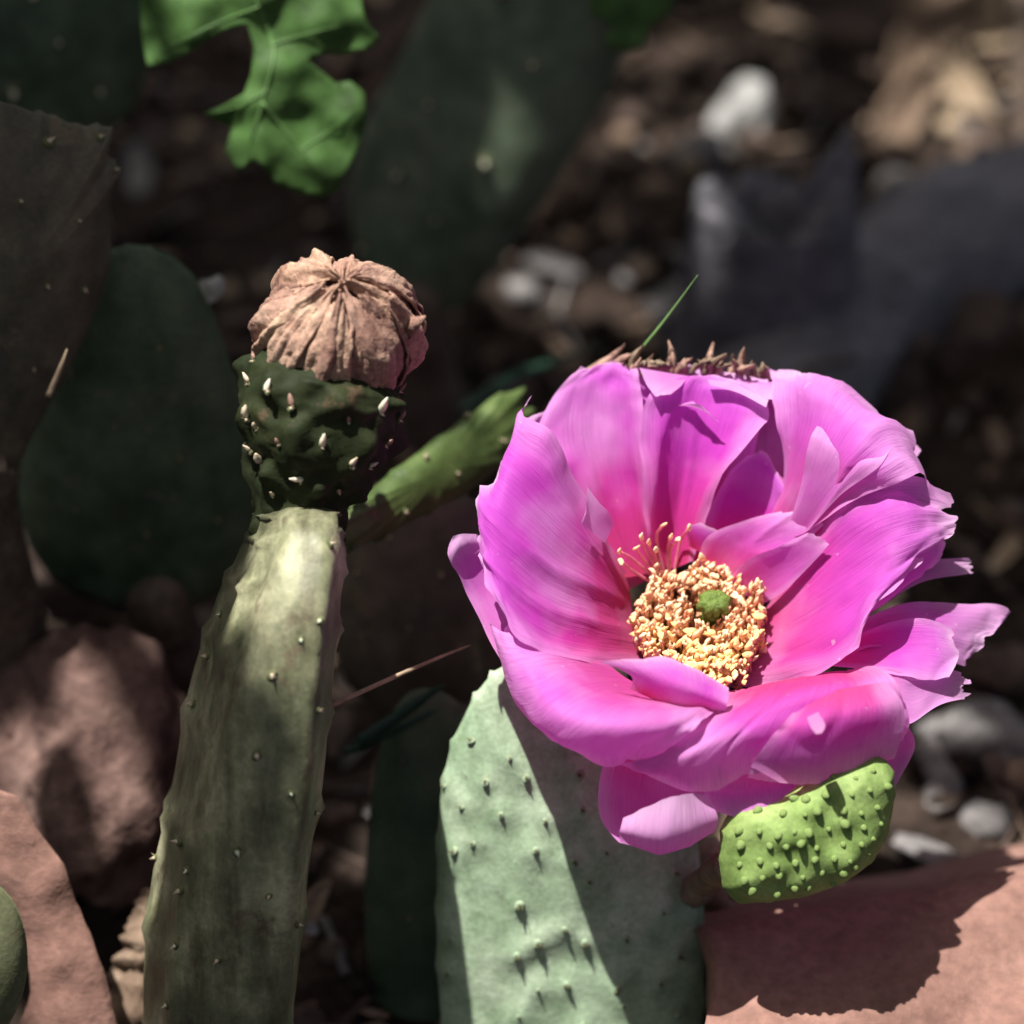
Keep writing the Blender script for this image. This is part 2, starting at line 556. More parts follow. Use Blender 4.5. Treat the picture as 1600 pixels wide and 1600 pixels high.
def on_surface(tree, x, y, d):
    """the point of a surface that shows at a photo pixel, or the nearest one"""
    q = P(x, y, d)
    h = tree.ray_cast(CAM, (q - CAM).normalized())
    if h[0] is None or abs((h[0] - CAM).dot(FWD) * 100 - d) > 4:
        h = tree.find_nearest(q)
    n = h[1]
    return h[0], (-n if n.dot(FWD) > 0.25 else n)

# ------------------------------------------------------------------ cactus pads
AREOLE = None
def areole_mesh(young=False):
    """a small raised cushion with a short leaf stub and a few bristles, local z = out of the pad"""
    vs_, fs, mi = [], [], []
    def cone(p, q, r, n=5, m=0):
        k = len(vs_)
        t = (q - p).normalized(); a = t.orthogonal().normalized(); b = t.cross(a)
        for i in range(n):
            an = 2 * math.pi * i / n
            vs_.append(p + (a * math.cos(an) + b * math.sin(an)) * r)
        vs_.append(q)
        for i in range(n):
            fs.append((k + i, k + (i + 1) % n, k + n)); mi.append(m)
    iv, if_ = ICO[2]
    if young:
        for v in iv:
            z = v.z * 0.9
            vs_.append(Vector((v.x * 0.85 * (1 - 0.3 * max(0, z)), v.y * 0.85 * (1 - 0.3 * max(0, z)) - 0.35 * max(0, z), z * 0.8)) * (1 + 0.15 * nz(v, 1.5, 4)))
        return vs_, list(if_), [0] * len(if_)
    k = len(vs_)
    for v in iv:
        vs_.append(Vector((v.x * 0.9, v.y * 1.2, v.z * 0.55)) * (1 + 0.15 * nz(v, 2, 4)))
    for f in if_:
        fs.append(tuple(k + q for q in f)); mi.append(0)
    cone(Vector((0, 0.1, 0.2)), Vector((0.2, -0.5, 1.7)), 0.5, 6, 1)
    rr = random.Random(3)
    for _ in range(7):
        a = rr.uniform(0, 6.28); l = rr.uniform(1.0, 2.0)
        cone(Vector((0.4 * math.cos(a), 0.4 * math.sin(a), 0.3)), Vector((0.9 * math.cos(a), 0.9 * math.sin(a) + .3, l)), 0.09, 4, 2)
    return vs_, fs, mi

def areole_data(tipmat, key, cache={}):
    if key not in cache:
        v, f, mi = areole_mesh(key == 'young')
        ms = [tipmat] * 3 if key == 'young' else [M['pad_lit'], M['dark_areole'], M['spine']] if key == 'lit' else [M['dark_areole'], tipmat, M['spine']]
        cache[key] = mesh_of('areole', v, f, ms, midx=mi)
    return cache[key]

def place_areole(parent, p, normal, size, tip='spine', key='dark', spin=0.0):
    o = link('areole', areole_data(M[tip], key), parent)
    q = Vector(normal).to_track_quat('Z', 'Y') @ Quaternion((0, 0, 1), spin)
    o.matrix_local = Matrix.LocRotScale(Vector(p) - ORG[parent.name], q, (size * 0.01,) * 3)
    return o

def pad(name, label, outline, d0, gx, gy, T, mat, areoles=(), asize=0.06, tip='spine', key='dark', group=None, edge_bump=0.0, nb=26, seed=1, bend=0.0, mound=0.0, res=(96, 16), wob=0.06, stem=True):
    """a pad: closed outline in the picture, its plane d = d0 + gx*dx + gy*dy (cm), half thickness T (cm)"""
    n, nr = res
    o = catmull_closed(outline, n)
    c = np.array([(o[:, 0].min() + o[:, 0].max()) / 2, (o[:, 1].min() + o[:, 1].max()) / 2])
    if edge_bump:
        o = np.array([c + (p - c) * (1 + edge_bump * max(0, math.sin(2 * math.pi * nb * k / n + nz((k * .13, seed, 0)) * 2)) ** 2) for k, p in enumerate(o)])
    def D(x, y):
        t = ((x - c[0]) / (np.ptp(o[:, 0]) / 2)) if bend else 0
        return d0 + gx * (x - c[0]) + gy * (y - c[1]) + bend * t * t
    C0 = P(c[0], c[1], D(*c))
    nrm = (P(c[0] + 10, c[1], D(c[0] + 10, c[1])) - C0).cross(P(c[0], c[1] - 10, D(c[0], c[1] - 10)) - C0).normalized()
    if nrm.dot(FWD) > 0: nrm = -nrm
    def surf(x, y, t, side):
        b = T * 0.01 * max(0.0, 1 - t ** 2.6) ** 0.55
        q = P(x, y, D(x, y))
        if mound and side > 0:
            for (mx, my) in areoles:
                rr_ = (mx - x) ** 2 + (my - y) ** 2
                if rr_ < 3000: b += mound * 0.01 * math.exp(-rr_ / 420) * (1 - t ** 6)
        return q + nrm * side * (b + T * 0.01 * wob * 2 * fbm(q, 45, seed + (0 if side > 0 else 9), 3) * (1 - t ** 3))
    vs_, fs = [], []
    for side in (1, -1):
        base = len(vs_)
        vs_.append(surf(c[0], c[1], 0, side))
        for r in range(1, nr + 1):
            t = math.sin(r / nr * math.pi / 2)
            for k in range(n):
                p = c + (o[k] - c) * t
                vs_.append(surf(p[0], p[1], t, side))
        for k in range(n):
            f = (base, base + 1 + k, base + 1 + (k + 1) % n)
            fs.append(f if side < 0 else f[::-1])
        for r in range(nr - 1):
            for k in range(n):
                a = base + 1 + r * n + k; b = base + 1 + r * n + (k + 1) % n
                f = (a, a + n, b + n, b)
                fs.append(f if side < 0 else f[::-1])
    # join the two rims
    rim1 = 1 + (nr - 1) * n; rim2 = 1 + nr * n + 1 + (nr - 1) * n
    for k in range(n):
        fs.append((rim1 + k, rim1 + (k + 1) % n, rim2 + (k + 1) % n, rim2 + k))
    low = min(vs_, key=lambda v: v.z)
    root = empty(name, (C0.x, C0.y, low.z), label, 'cactus pad', group)
    build('pad_body', vs_, fs, mat, parent=root)
    if low.z > 0.012 and stem:
        top = low.lerp(C0, 0.25)
        ft = Vector((low.x + 0.004, low.y + 0.006, -0.006))
        v, f = tube_mesh(curve3([top, low, (low + ft) / 2, ft], 14), [0.004, 0.005, .0056, .006, .006, .006, .0062, .0065, .0066, .007, .007, .0075, .008, .009], 14, 0.15, seed)
        build('woody_base', v, f, M['bark'], parent=root)
    pr = np.linalg.norm(o - c, axis=1); pa = np.arctan2(o[:, 1] - c[1], o[:, 0] - c[0])
    for (x, y) in areoles:
        v = np.array([x, y]) - c
        a = math.atan2(v[1], v[0]); 
        k = int(np.argmin(np.abs((pa - a + math.pi) % (2 * math.pi) - math.pi)))
        t = np.linalg.norm(v) / pr[k]
        if key == 'young' and t > 0.9: continue
        if t > 0.99: t = 0.99
        q = surf(x, y, t, 1)
        place_areole(root, q, (nrm * (1.0 - 0.5 * t) + (RGT * (v[0]) - UPV * v[1]).normalized() * t * t * 0.9).normalized() if np.linalg.norm(v) > 1 else nrm, asize * random.uniform(0.6, 1.4), tip, key, random.uniform(-.6, .6))
    return root

# front pad, the sunlit strip under the flower; left outline drawn in along the shadow edge
_r = random.Random(4)
FRONT_AREOLES = [(690 + i * 66 + (j % 2) * 33 + _r.uniform(-20, 20), 1110 + j * 50 + _r.uniform(-18, 18)) for j in range(11) for i in range(7) if _r.random() > 0.18]
FRONT_AREOLES = [(x, y) for x, y in FRONT_AREOLES if 675 < x < 1085 - max(0, 1250 - y) * 0.5 and y > 1060 + abs(x - 830) * 0.3]
pad('prickly_pear_pad', 'large grey-green pad with sunlit strip under the pink flower',
    [(800, 1035), (905, 1050), (1010, 1110), (1075, 1230), (1098, 1400), (1100, 1560), (1080, 1720), (960, 1830), (790, 1830), (716, 1740), (688, 1580), (682, 1400), (692, 1220), (735, 1100)],
    53.0, 0.0006, 0.0030, 0.55, M['pad_lit'], areoles=FRONT_AREOLES, asize=0.062, tip='spine', key='lit', edge_bump=0.02, mound=0.075, res=(160, 44), wob=0.11)
pad('prickly_pear_pad', 'very dark green pad added for the shaded left part of the sunlit pad',
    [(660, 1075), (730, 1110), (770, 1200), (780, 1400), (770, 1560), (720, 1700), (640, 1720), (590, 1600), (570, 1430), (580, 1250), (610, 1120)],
    55.2, 0.0, 0.003, 0.4, M['pad_dark'], areoles=[(630, 1180), (610, 1300), (640, 1420), (610, 1530)], asize=0.04, seed=14)  # dark pad added as the shade on the front pad's left side

v, f = tube_mesh(curve3([P(1085, 1395, 53.0), P(1105, 1375, 51.6), P(1150, 1350, 49.8)], 10), [.0028, .0026, .0024, .0022, .0022, .0022, .0022, .0024, .0024, .002], 12, .35, 4)
YOUNG_STALK = (v, f)
# pads standing in shade on the left and behind
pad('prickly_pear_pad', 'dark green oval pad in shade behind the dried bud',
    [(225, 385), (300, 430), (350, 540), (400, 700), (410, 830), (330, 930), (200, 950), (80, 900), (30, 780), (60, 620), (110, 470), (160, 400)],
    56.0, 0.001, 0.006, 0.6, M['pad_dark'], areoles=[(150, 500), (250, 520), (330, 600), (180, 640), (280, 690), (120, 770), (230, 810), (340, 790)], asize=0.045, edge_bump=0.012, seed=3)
pad('prickly_pear_pad', 'grey-brown upright pad with jagged tip at far left edge',
    [(-40, 150), (40, 172), (75, 178), (120, 195), (168, 198), (172, 215), (168, 240), (184, 262), (172, 300), (172, 400), (150, 480), (110, 570), (60, 660), (10, 740), (-90, 760), (-190, 600), (-200, 380), (-130, 180)],
    53.0, 0.004, 0.004, 0.55, M['pad_brown'], areoles=[(68, 215), (150, 210), (176, 262), (110, 330), (60, 430), (120, 440), (40, 560), (20, 300)], asize=0.075, tip='tan', key='tan', edge_bump=0.02, seed=4)
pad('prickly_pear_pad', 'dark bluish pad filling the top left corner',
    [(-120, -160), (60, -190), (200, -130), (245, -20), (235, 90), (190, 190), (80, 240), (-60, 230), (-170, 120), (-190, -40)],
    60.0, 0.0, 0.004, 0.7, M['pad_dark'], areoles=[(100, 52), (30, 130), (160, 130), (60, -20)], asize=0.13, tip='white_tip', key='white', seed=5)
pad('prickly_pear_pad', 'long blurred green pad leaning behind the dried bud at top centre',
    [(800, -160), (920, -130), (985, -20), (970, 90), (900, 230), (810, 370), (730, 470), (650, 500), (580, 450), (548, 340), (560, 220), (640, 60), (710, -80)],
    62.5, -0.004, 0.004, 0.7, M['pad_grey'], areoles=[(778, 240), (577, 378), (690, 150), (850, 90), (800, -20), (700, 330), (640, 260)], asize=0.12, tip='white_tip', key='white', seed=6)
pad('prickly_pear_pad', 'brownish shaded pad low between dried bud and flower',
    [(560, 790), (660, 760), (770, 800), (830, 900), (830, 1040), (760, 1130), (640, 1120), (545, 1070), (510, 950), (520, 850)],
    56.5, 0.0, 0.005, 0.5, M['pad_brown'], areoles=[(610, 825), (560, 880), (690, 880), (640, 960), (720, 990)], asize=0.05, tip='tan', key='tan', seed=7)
pad('prickly_pear_pad', 'slim fresh green pad seen edge-on between bud and flower',
    [(800, 612), (822, 650), (806, 700), (740, 760), (650, 810), (570, 850), (535, 850), (540, 805), (600, 750), (680, 690), (750, 640)],
    53.9, 0.009, 0.0, 0.3, M['pad_edge'], areoles=[(725, 650), (700, 740), (620, 800), (655, 715), (770, 690)], asize=0.05, tip='tan', key='tan', edge_bump=0.10, nb=15, seed=8, wob=0.15, stem=False)
young = pad('prickly_pear_pad', 'tiny bright green young pad under the lowest right petal',
    [(1140, 1270), (1220, 1235), (1320, 1185), (1386, 1190), (1396, 1255), (1370, 1335), (1300, 1385), (1200, 1408), (1140, 1400), (1124, 1335)],
    49.65, 0.0005, 0.002, 0.40, M['pad_young'],
    areoles=[(1130 + i * 29 + (j % 2) * 14 + _r.uniform(-8, 8), 1215 + j * 24 + _r.uniform(-6, 6) - i * 2) for j in range(9) for i in range(10)], asize=0.07, tip='pad_young', key='young', edge_bump=0.02, nb=16, seed=9, mound=0.1, res=(110, 26), stem=False)
build('stalk', YOUNG_STALK[0], YOUNG_STALK[1], M['chip'], parent=young)
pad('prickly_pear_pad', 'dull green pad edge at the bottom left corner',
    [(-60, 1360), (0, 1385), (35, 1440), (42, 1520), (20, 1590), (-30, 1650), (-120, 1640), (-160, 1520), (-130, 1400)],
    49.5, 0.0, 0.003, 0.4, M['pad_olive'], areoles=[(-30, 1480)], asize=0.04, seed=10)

# ------------------------------------------------------------------ the narrow pad that carries the bud
def thin_pad():
    ctr = [(468, 788, 50.2, 24), (467, 800, 50.2, 52), (464, 825, 50.2, 58), (455, 880, 50.3, 74), (435, 960, 50.4, 88), (410, 1080, 50.6, 100), (388, 1220, 50.9, 110), (362, 1380, 51.3, 116), (345, 1560, 51.8, 113), (335, 1720, 52.3, 90), (330, 1800, 52.6, 40)]
    c = catmull(ctr, 70)
    n = 40
    vs_, fs = [], []
    for i, (x, y, d, hw) in enumerate(c):
        m = P(x, y, d)
        t = i / 69
        a = hw * 0.3 * d / 1600 * 0.01
        b = 0.003 + 0.020 * math.sin(math.pi * min(1, 0.01 + t * 0.88)) ** 0.9
        for k in range(n):
            an = 2 * math.pi * k / n
            ca, sa = math.cos(an), math.sin(an)
            e = 0.72
            X = a * math.copysign(abs(ca) ** e, ca); Z = b * math.copysign(abs(sa) ** 0.9, sa)
            q = m + RGT * (X + Z * 0.18) - FWD * Z
            # corky ridges running down the edge
            rid = 0.0011 * fbm((an * 3.2, t * 3.0, 2), 1.0, 4, 4) + 0.0009 * max(0, math.sin(an * 3 - 2.6 + t * 1.5)) ** 8
            sc = 0.0010 * max(0, math.sin(t * 62 + an * 2)) ** 6 * (abs(ca) > 0.8)
            dirv = (RGT * ca - FWD * sa)
            vs_.append(q + dirv * (rid + sc))
    for i in range(69):
        for k in range(n):
            p, q = i * n + k, i * n + (k + 1) % n
            fs.append((p, q, q + n, p + n))
    fs.append(tuple(range(n))); fs.append(tuple(69 * n + k for k in range(n - 1, -1, -1)))
    o0 = P(335, 1720, 52.3)
    root = empty('prickly_pear_pad', o0, 'narrow corky pad seen edge-on, carrying the dried bud', 'cactus pad')
    build('pad_body', vs_, fs, M['pad_thin'], parent=root)
    tree = BVHTree.FromPolygons(vs_, fs)
    for (x, y) in [(497, 1110), (515, 850), (500, 970), (492, 1270), (303, 1100), (325, 1025), (246, 1310), (244, 1340), (228, 1390), (275, 1477), (293, 1360), (262, 1570), (480, 1450), (455, 1240), (425, 1055), (345, 960), (470, 1000), (400, 1180), (370, 1330), (420, 1400), (340, 1500)]:
        q, nn = on_surface(tree, x, y, 49.5)
        w = random.random() < .55
        place_areole(root, q, nn, random.uniform(0.05, 0.085), 'white_tip' if w else 'tan', 'white' if w else 'tan', random.uniform(-1, 1))
    return root
thin_pad()

# ------------------------------------------------------------------ dried bud on its green ovary
def dried_bud():
    base = P(470, 790, 50.0)
    root = empty('dried_flower_bud', base, 'spent brown flower bud with shrivelled petals on green ovary', 'flower bud')
    ring = catmull([(459, 862, 50.3, 54), (464, 822, 50.25, 68), (474, 762, 50.2, 84), (488, 712, 50.1, 114), (499, 655, 49.95, 128), (506, 608, 49.85, 130), (513, 578, 49.8, 118), (520, 555, 49.75, 88)], 60)
    n = 80
    vs_, fs = [], []
    pts = [P(x, y, d) for x, y, d, r in ring]
    for i, p in enumerate(pts):
        t = i / 59
        r = ring[i][3] * 0.0000938
        ax = (pts[min(i + 1, 59)] - pts[max(i - 1, 0)]).normalized()
        a = RGT - ax * RGT.dot(ax); a.normalize(); b = ax.cross(a)
        for k in range(n):
            an = 2 * math.pi * k / n
            row = t * 4.6
            tub = max(0, math.cos(an * 7 + int(row) % 2 * math.pi)) ** 1.5 * math.sin((row % 1) * math.pi) ** 1.5 * min(1, (1 - t) * 5)
            e = a * math.cos(an) + b * math.sin(an)
            vs_.append(p + e * (r * 0.95 + 0.0019 * tub + 0.0010 * fbm(p + e * r, 300, 2, 4)))
    for i in range(59):
        for k in range(n):
            p, q = i * n + k, i * n + (k + 1) % n
            fs.append((p, q, q + n, p + n))
    fs.append(tuple(59 * n + k for k in range(n)))
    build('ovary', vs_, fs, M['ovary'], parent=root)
    tree = BVHTree.FromPolygons(vs_, fs)
    rr = random.Random(11)
    iv, if_ = ICO[2]
    # waxy and dry scale tips on the ovary
    for (x, y, s, kind) in [(503, 690, .10, 'w'), (466, 745, .10, 'w'), (596, 634, .13, 'w'), (418, 606, .085, 'w'), (455, 630, .10, 't'), (385, 645, .11, 't'), (370, 590, .085, 't'), (378, 545, .075, 't'), (408, 716, .13, 't'), (552, 722, .09, 't'), (400, 665, .07, 't'), (625, 605, .08, 't'), (545, 655, .06, 't'), (435, 690, .06, 't'), (605, 690, .08, 't'), (390, 700, .08, 't'), (425, 770, .07, 't'), (530, 765, .07, 't'), (580, 725, .08, 't'), (625, 650, .08, 't')]:
        q, nrm = on_surface(tree, x, y, 49.3)
        rx = UPV.cross(nrm).normalized(); ry = nrm.cross(rx)
        ln = 1.5 if kind == 'w' else 1.25
        tilt = rr.uniform(-.6, .6)
        out = []
        for v in iv:
            taper = 1 - 0.45 * v.y
            w = Vector((v.x * 0.62 * taper, v.y * ln, v.z * 0.55 * taper)) * (1 + 0.3 * nz(v, 1.7, x))
            w = Matrix.Rotation(tilt, 3, 'Z') @ w
            out.append(q + (rx * w.x + ry * (w.y + .4) + nrm * (w.z + 0.25 + 0.45 * (w.y + 1))) * s * 0.0075)
        build('scale_tip', out, if_, M['white_tip'] if kind == 'w' else M['tan'] if rr.random() < .5 else M['sepal'], parent=root)
        place_areole(root, q - ry * s * 0.008, nrm, s * 0.55, 'tan', 'tan', rr.uniform(-1, 1))
    # shrivelled petals, wrapped round each other and drawn in at the top
    ctr = P(528, 520, 49.75)
    axis = (UPV * 0.56 - FWD * 0.80 + RGT * 0.10).normalized()
    A = (RGT - axis * RGT.dot(axis)).normalized(); B = axis.cross(A)
    cores, cf = ICO[4]
    out = []
    for v in cores:
        q = v * (1 + 0.12 * fbm(v, 1.6, 4, 3))
        out.append(ctr + (A * q.x * 1.10 + B * q.y * 1.06 + axis * q.z * 0.98) * 0.0093)
    build('withered_core', out, cf, M['dried_dark'], parent=root)
    N = 32
    for i in range(N):
        th = i * 2.399963 + rr.uniform(-.15, .15)
        wid = rr.uniform(0.15, 0.33); lay = rr.uniform(0.0, 0.17)
        ph1 = rr.uniform(0.85, 1.55); ph0 = -0.66 + rr.uniform(-.3, .25)
        tw = rr.uniform(-.45, .75); flare = rr.uniform(-0.2, 0.55); fold = rr.uniform(-.06, .10)
        nu, nv = 17, 44
        g = []
        for j in range(nv):
            v = j / (nv - 1)
            ph = ph0 + (ph1 - ph0) * v
            for k in range(nu):
                u = k / (nu - 1) * 2 - 1
                w = wid * (0.55 + 0.6 * math.sin(math.pi * (0.12 + 0.80 * v))) * (1 - max(0, v - .8) * 2.6)
                aa = th + u * w / max(0.40, math.cos(ph)) * 0.85 + tw * v + 0.05 * nz((v * 5, i, u))
                wr = 0.07 * fbm((aa * 11.0, ph * 0.9, i * 3.1), 1.0, 5, 4) + 0.035 * fbm((aa * 5, ph * 5, i * 1.1), 1.0, 8, 3)
                rad = 1.08 + lay + wr + fold * math.cos(u * math.pi) + 0.04 * nz((u * 3, v * 3, i + 40))
                rad += max(0, v - .82) * flare * 1.6
                if v < 0.18: rad += (0.18 - v) * (0.25 + 1.1 * nz((aa * 5, 1, i)))
                p2 = ph + 0.16 * nz((aa * 8, i, 3)) * (1 if v > .85 or v < .12 else 0.15)
                g.append(ctr + (A * math.cos(aa) * math.cos(p2) * 1.06 + B * math.sin(aa) * math.cos(p2) + axis * math.sin(p2) * 1.0) * rad * 0.0093)
        o = build('shrivelled_petal', g, grid_faces(nu, nv), M['dried'], parent=root)
        solid(o, 0.0003)
    for (x, y, d, x2, y2, d2) in [(632, 515, 49.2, 666, 495, 49.0), (540, 430, 49.4, 552, 399, 49.5), (480, 425, 49.7, 472, 402, 49.7), (600, 440, 49.3, 618, 425, 49.3)]:
        a, b = P(x, y, d), P(x2, y2, d2)
        s = (b - a).cross(FWD).normalized()
        g = [a - s * .0016, a, a + s * .0016, (a + b) / 2 - s * .0009, (a + b) / 2 - FWD * .0006, (a + b) / 2 + s * .001, b, b + s * .0001, b + s * .0002]
        o = build('petal_tip', g, grid_faces(3, 3), M['dried'], parent=root)
        solid(o, 0.0003)
    return root
dried_bud()

# ------------------------------------------------------------------ the pink flower
FLOWER = empty('cactus_flower', F(585, 1160, -3.0), 'open magenta-pink cactus flower with orange stamens and green stigma', 'flower')

def petal(rows, pale=0.0, frill=1.0, seed=0, nu=30, nv=30, ragged=0.06, v0=0.0):
    g = patch([[F(*p) for p in row] for row in rows], nu, nv)
    # ragged free end: pull the last rows back unevenly
    L = np.linalg.norm(g[-1, nu // 2] - g[0, nu // 2])
    W = np.linalg.norm(g[nv // 2, -1] - g[nv // 2, 0])
    uf = max(0.2, min(1.4, W / 0.034)); vf = max(0.3, min(1.3, L / 0.035))     # noise keeps its real size on small petals
    out = g.copy()
    for k in range(nu):
        u = k / (nu - 1)
        pull = ragged * (fbm((u * 5.5 * max(uf, .8), seed * 2.3, 0.5), 1.0, seed, 4) - 0.2 - 1.2 * max(0, nz((u * 9 * max(uf, .8), seed, 4)) - 0.45))
        for j in range(nv):
            v = j / (nv - 1)
            s = min(1.0, max(0.0, v * (1 + pull * v ** 4)))
            f = s * (nv - 1); i = min(int(f), nv - 2); t = f - i
            out[j, k] = g[i, k] * (1 - t) + g[i + 1, k] * t
    g = out
    du = np.gradient(g, axis=1); dv = np.gradient(g, axis=0)
    nr = np.cross(du, dv); nr /= (np.linalg.norm(nr, axis=2, keepdims=True) + 1e-12)
    vs_, uv = [], []
    for j in range(nv):
        for k in range(nu):
            u, v = k / (nu - 1), j / (nv - 1)
            e = max(abs(u - 0.5) * 2, v) ** 3
            a = 0.0015 * frill * min(1.0, L / 0.03) * (e * fbm((u * 4.2 * uf, v * 4.2 * vf, seed * 1.7), 1.0, seed, 3) + 0.30 * fbm((u * 3.5 * uf, v * 1.6 * vf, seed * 1.7 + 5), 1.0, seed + 3, 2) * min(1, v * 3))
            a += 0.00045 * frill * min(1.0, L / 0.038) ** 2 * fbm((u * 8 * uf, v * 6 * vf, seed * 3.1), 1.0, seed + 11, 3) * min(1, v * 2.5)
            rg = (1 - abs(nz((u * 3.2 * uf + 0.25 * v, v * 0.8, seed * 5.3)))) ** 9
            a += 0.0011 * min(1.0, L / 0.03) * rg * min(1, v * 3)
            vs_.append(g[j, k] + nr[j, k] * a)
            uv.append((u, v0 + (1 - v0) * v))
    o = build('petal', vs_, grid_faces(nu, nv), M['petal'], parent=FLOWER, uvs=uv)
    o['pale'] = float(pale)
    return o

# back
petal([[(560, 700, -2.2), (700, 690, -2.3), (840, 690, -2.2)], [(500, 480, -2.1), (690, 470, -2.3), (860, 440, -2.1)], [(450, 280, -1.9), (680, 270, -2.1), (890, 290, -1.9)], [(430, 180, -2.0), (640, 150, -2.2), (905, 200, -2.0)]], 0.35, 1.2, 1)
petal([[(470, 740, -1.6), (550, 730, -1.95), (610, 710, -2.05)], [(360, 560, -1.5), (480, 520, -1.85), (585, 510, -1.7)], [(275, 380, -1.5), (440, 330, -1.8), (570, 310, -1.5)], [(325, 235, -1.7), (450, 190, -1.85), (560, 215, -1.6)], [(400, 175, -1.9), (480, 148, -1.9), (550, 165, -1.75)]], 0.15, 1.2, 2, 34, 34, 0.05)
petal([[(575, 700, -1.8), (640, 710, -2.0), (700, 690, -1.75)], [(565, 530, -1.4), (660, 530, -1.85), (760, 520, -1.5)], [(560, 350, -1.2), (700, 340, -1.7), (865, 360, -1.15)], [(585, 230, -1.35), (720, 225, -1.65), (905, 280, -1.2)], [(680, 180, -1.75), (770, 190, -1.75), (880, 240, -1.45)]], 0.1, 1.1, 3)
petal([[(720, 710, -1.7), (800, 720, -1.95), (900, 700, -1.7)], [(730, 590, -1.7), (850, 580, -1.95), (985, 600, -1.6)], [(790, 460, -1.7), (880, 440, -1.85), (985, 545, -1.5)], [(850, 405, -1.85), (900, 395, -1.8), (962, 510, -1.6)]], 0.05, 0.8, 4)
# upper right pale petal
petal([[(860, 660, -2.0), (900, 650, -1.9), (960, 630, -1.6), (1000, 630, -1.3)], [(935, 490, -1.8), (985, 460, -1.2), (1060, 480, -.8), (1130, 530, -.6)], [(940, 320, -1.5), (1030, 330, -.9), (1130, 380, -.4), (1250, 480, -.2)], [(925, 205, -1.75), (1060, 235, -1.0), (1200, 325, -.5), (1330, 445, -.35)], [(905, 180, -2.1), (1090, 215, -1.6), (1290, 345, -1.2), (1345, 475, -1.1)]], 0.7, 1.6, 5, 40, 34, 0.10)
petal([[(850, 690, -2.2), (900, 680, -2.3), (960, 670, -2.2)], [(760, 350, -2.3), (880, 330, -2.2), (1000, 360, -2.0)], [(740, 210, -2.0), (880, 225, -1.9), (960, 255, -1.8)], [(740, 185, -1.9), (900, 195, -1.8), (1060, 245, -1.5)]][:1] + [[(820, 250, -2.6), (900, 250, -2.6), (1000, 300, -2.4)], [(760, 190, -2.1), (900, 205, -2.0), (1080, 240, -1.8)], [(745, 200, -1.7), (880, 250, -1.55), (960, 280, -1.5)]], 0.8, 0.8, 6)
petal([[(900, 680, -2.3), (980, 700, -2.2), (1050, 720, -2.0)], [(960, 440, -2.0), (1090, 460, -1.7), (1200, 520, -1.5)], [(980, 280, -2.1), (1150, 330, -1.7), (1290, 430, -1.5)], [(1000, 215, -2.4), (1180, 270, -2.1), (1320, 390, -1.9)]], 0.6, 1.0, 31)
petal([[(480, 800, -2.2), (540, 760, -2.3), (600, 730, -2.3)], [(280, 560, -1.7), (380, 480, -2.0), (500, 450, -2.1)], [(225, 380, -1.5), (330, 300, -1.9), (450, 270, -2.0)], [(255, 300, -1.6), (345, 245, -1.95), (430, 215, -2.1)]], 0.4, 1.0, 32)
petal([[(1000, 900, -1.5), (1030, 820, -1.6), (1060, 740, -1.6)], [(1180, 830, -.9), (1200, 740, -1.0), (1220, 640, -1.1)], [(1310, 740, -.9), (1340, 680, -1.1), (1350, 600, -1.2)], [(1345, 700, -.95), (1385, 650, -1.15), (1385, 590, -1.25)]], 0.5, 0.8, 33)
# right hand petals
petal([[(790, 1030, -1.4), (850, 910, -1.7), (915, 770, -1.75)], [(930, 1020, -.6), (960, 860, -1.15), (1000, 650, -1.3)], [(1070, 970, -.0), (1090, 780, -.6), (1085, 520, -.85)], [(1150, 860, .2), (1215, 690, -.2), (1195, 455, -.5)], [(1235, 775, .0), (1325, 640, -.3), (1315, 460, -.65)], [(1330, 690, -.4), (1408, 610, -.75), (1400, 525, -1.0)]], 0.25, 1.4, 7, 44, 38, 0.11)
petal([[(1130, 870, -.9), (1170, 790, -1.0)], [(1230, 800, -1.0), (1220, 730, -1.1)], [(1330, 745, -1.2), (1330, 690, -1.2)], [(1460, 722, -1.5), (1465, 680, -1.5)]], 0.7, 0.6, 8)
petal([[(1050, 970, -.9), (1070, 920, -1.0), (1090, 880, -1.1)], [(1200, 930, -.7), (1205, 880, -.9), (1210, 830, -1.0)], [(1340, 940, -.8), (1350, 880, -.9), (1360, 808, -1.2)], [(1420, 970, -1.1), (1450, 900, -1.1), (1500, 800, -1.4)], [(1440, 975, -1.2), (1500, 910, -1.3), (1560, 825, -1.6)]], 0.85, 1.3, 9, 34, 34, 0.26)
petal([[(1060, 970, -.6), (1080, 930, -.9), (1110, 900, -1.0)], [(1190, 990, -.2), (1210, 930, -.6), (1220, 860, -.7)], [(1320, 1005, -.1), (1340, 930, -.45), (1320, 845, -.6)], [(1400, 1000, -.2), (1425, 940, -.5), (1405, 875, -.6)]], 0.25, 0.9, 10)
petal([[(1120, 985, -.4), (1150, 1060, -.3)], [(1230, 985, -.25), (1230, 1110, .1)], [(1300, 1015, -.3), (1285, 1135, .1)], [(1400, 985, -.6), (1370, 1080, -.3)], [(1452, 995, -.9), (1462, 1062, -.8)]], 0.85, 1.0, 11, 28, 30, 0.16)
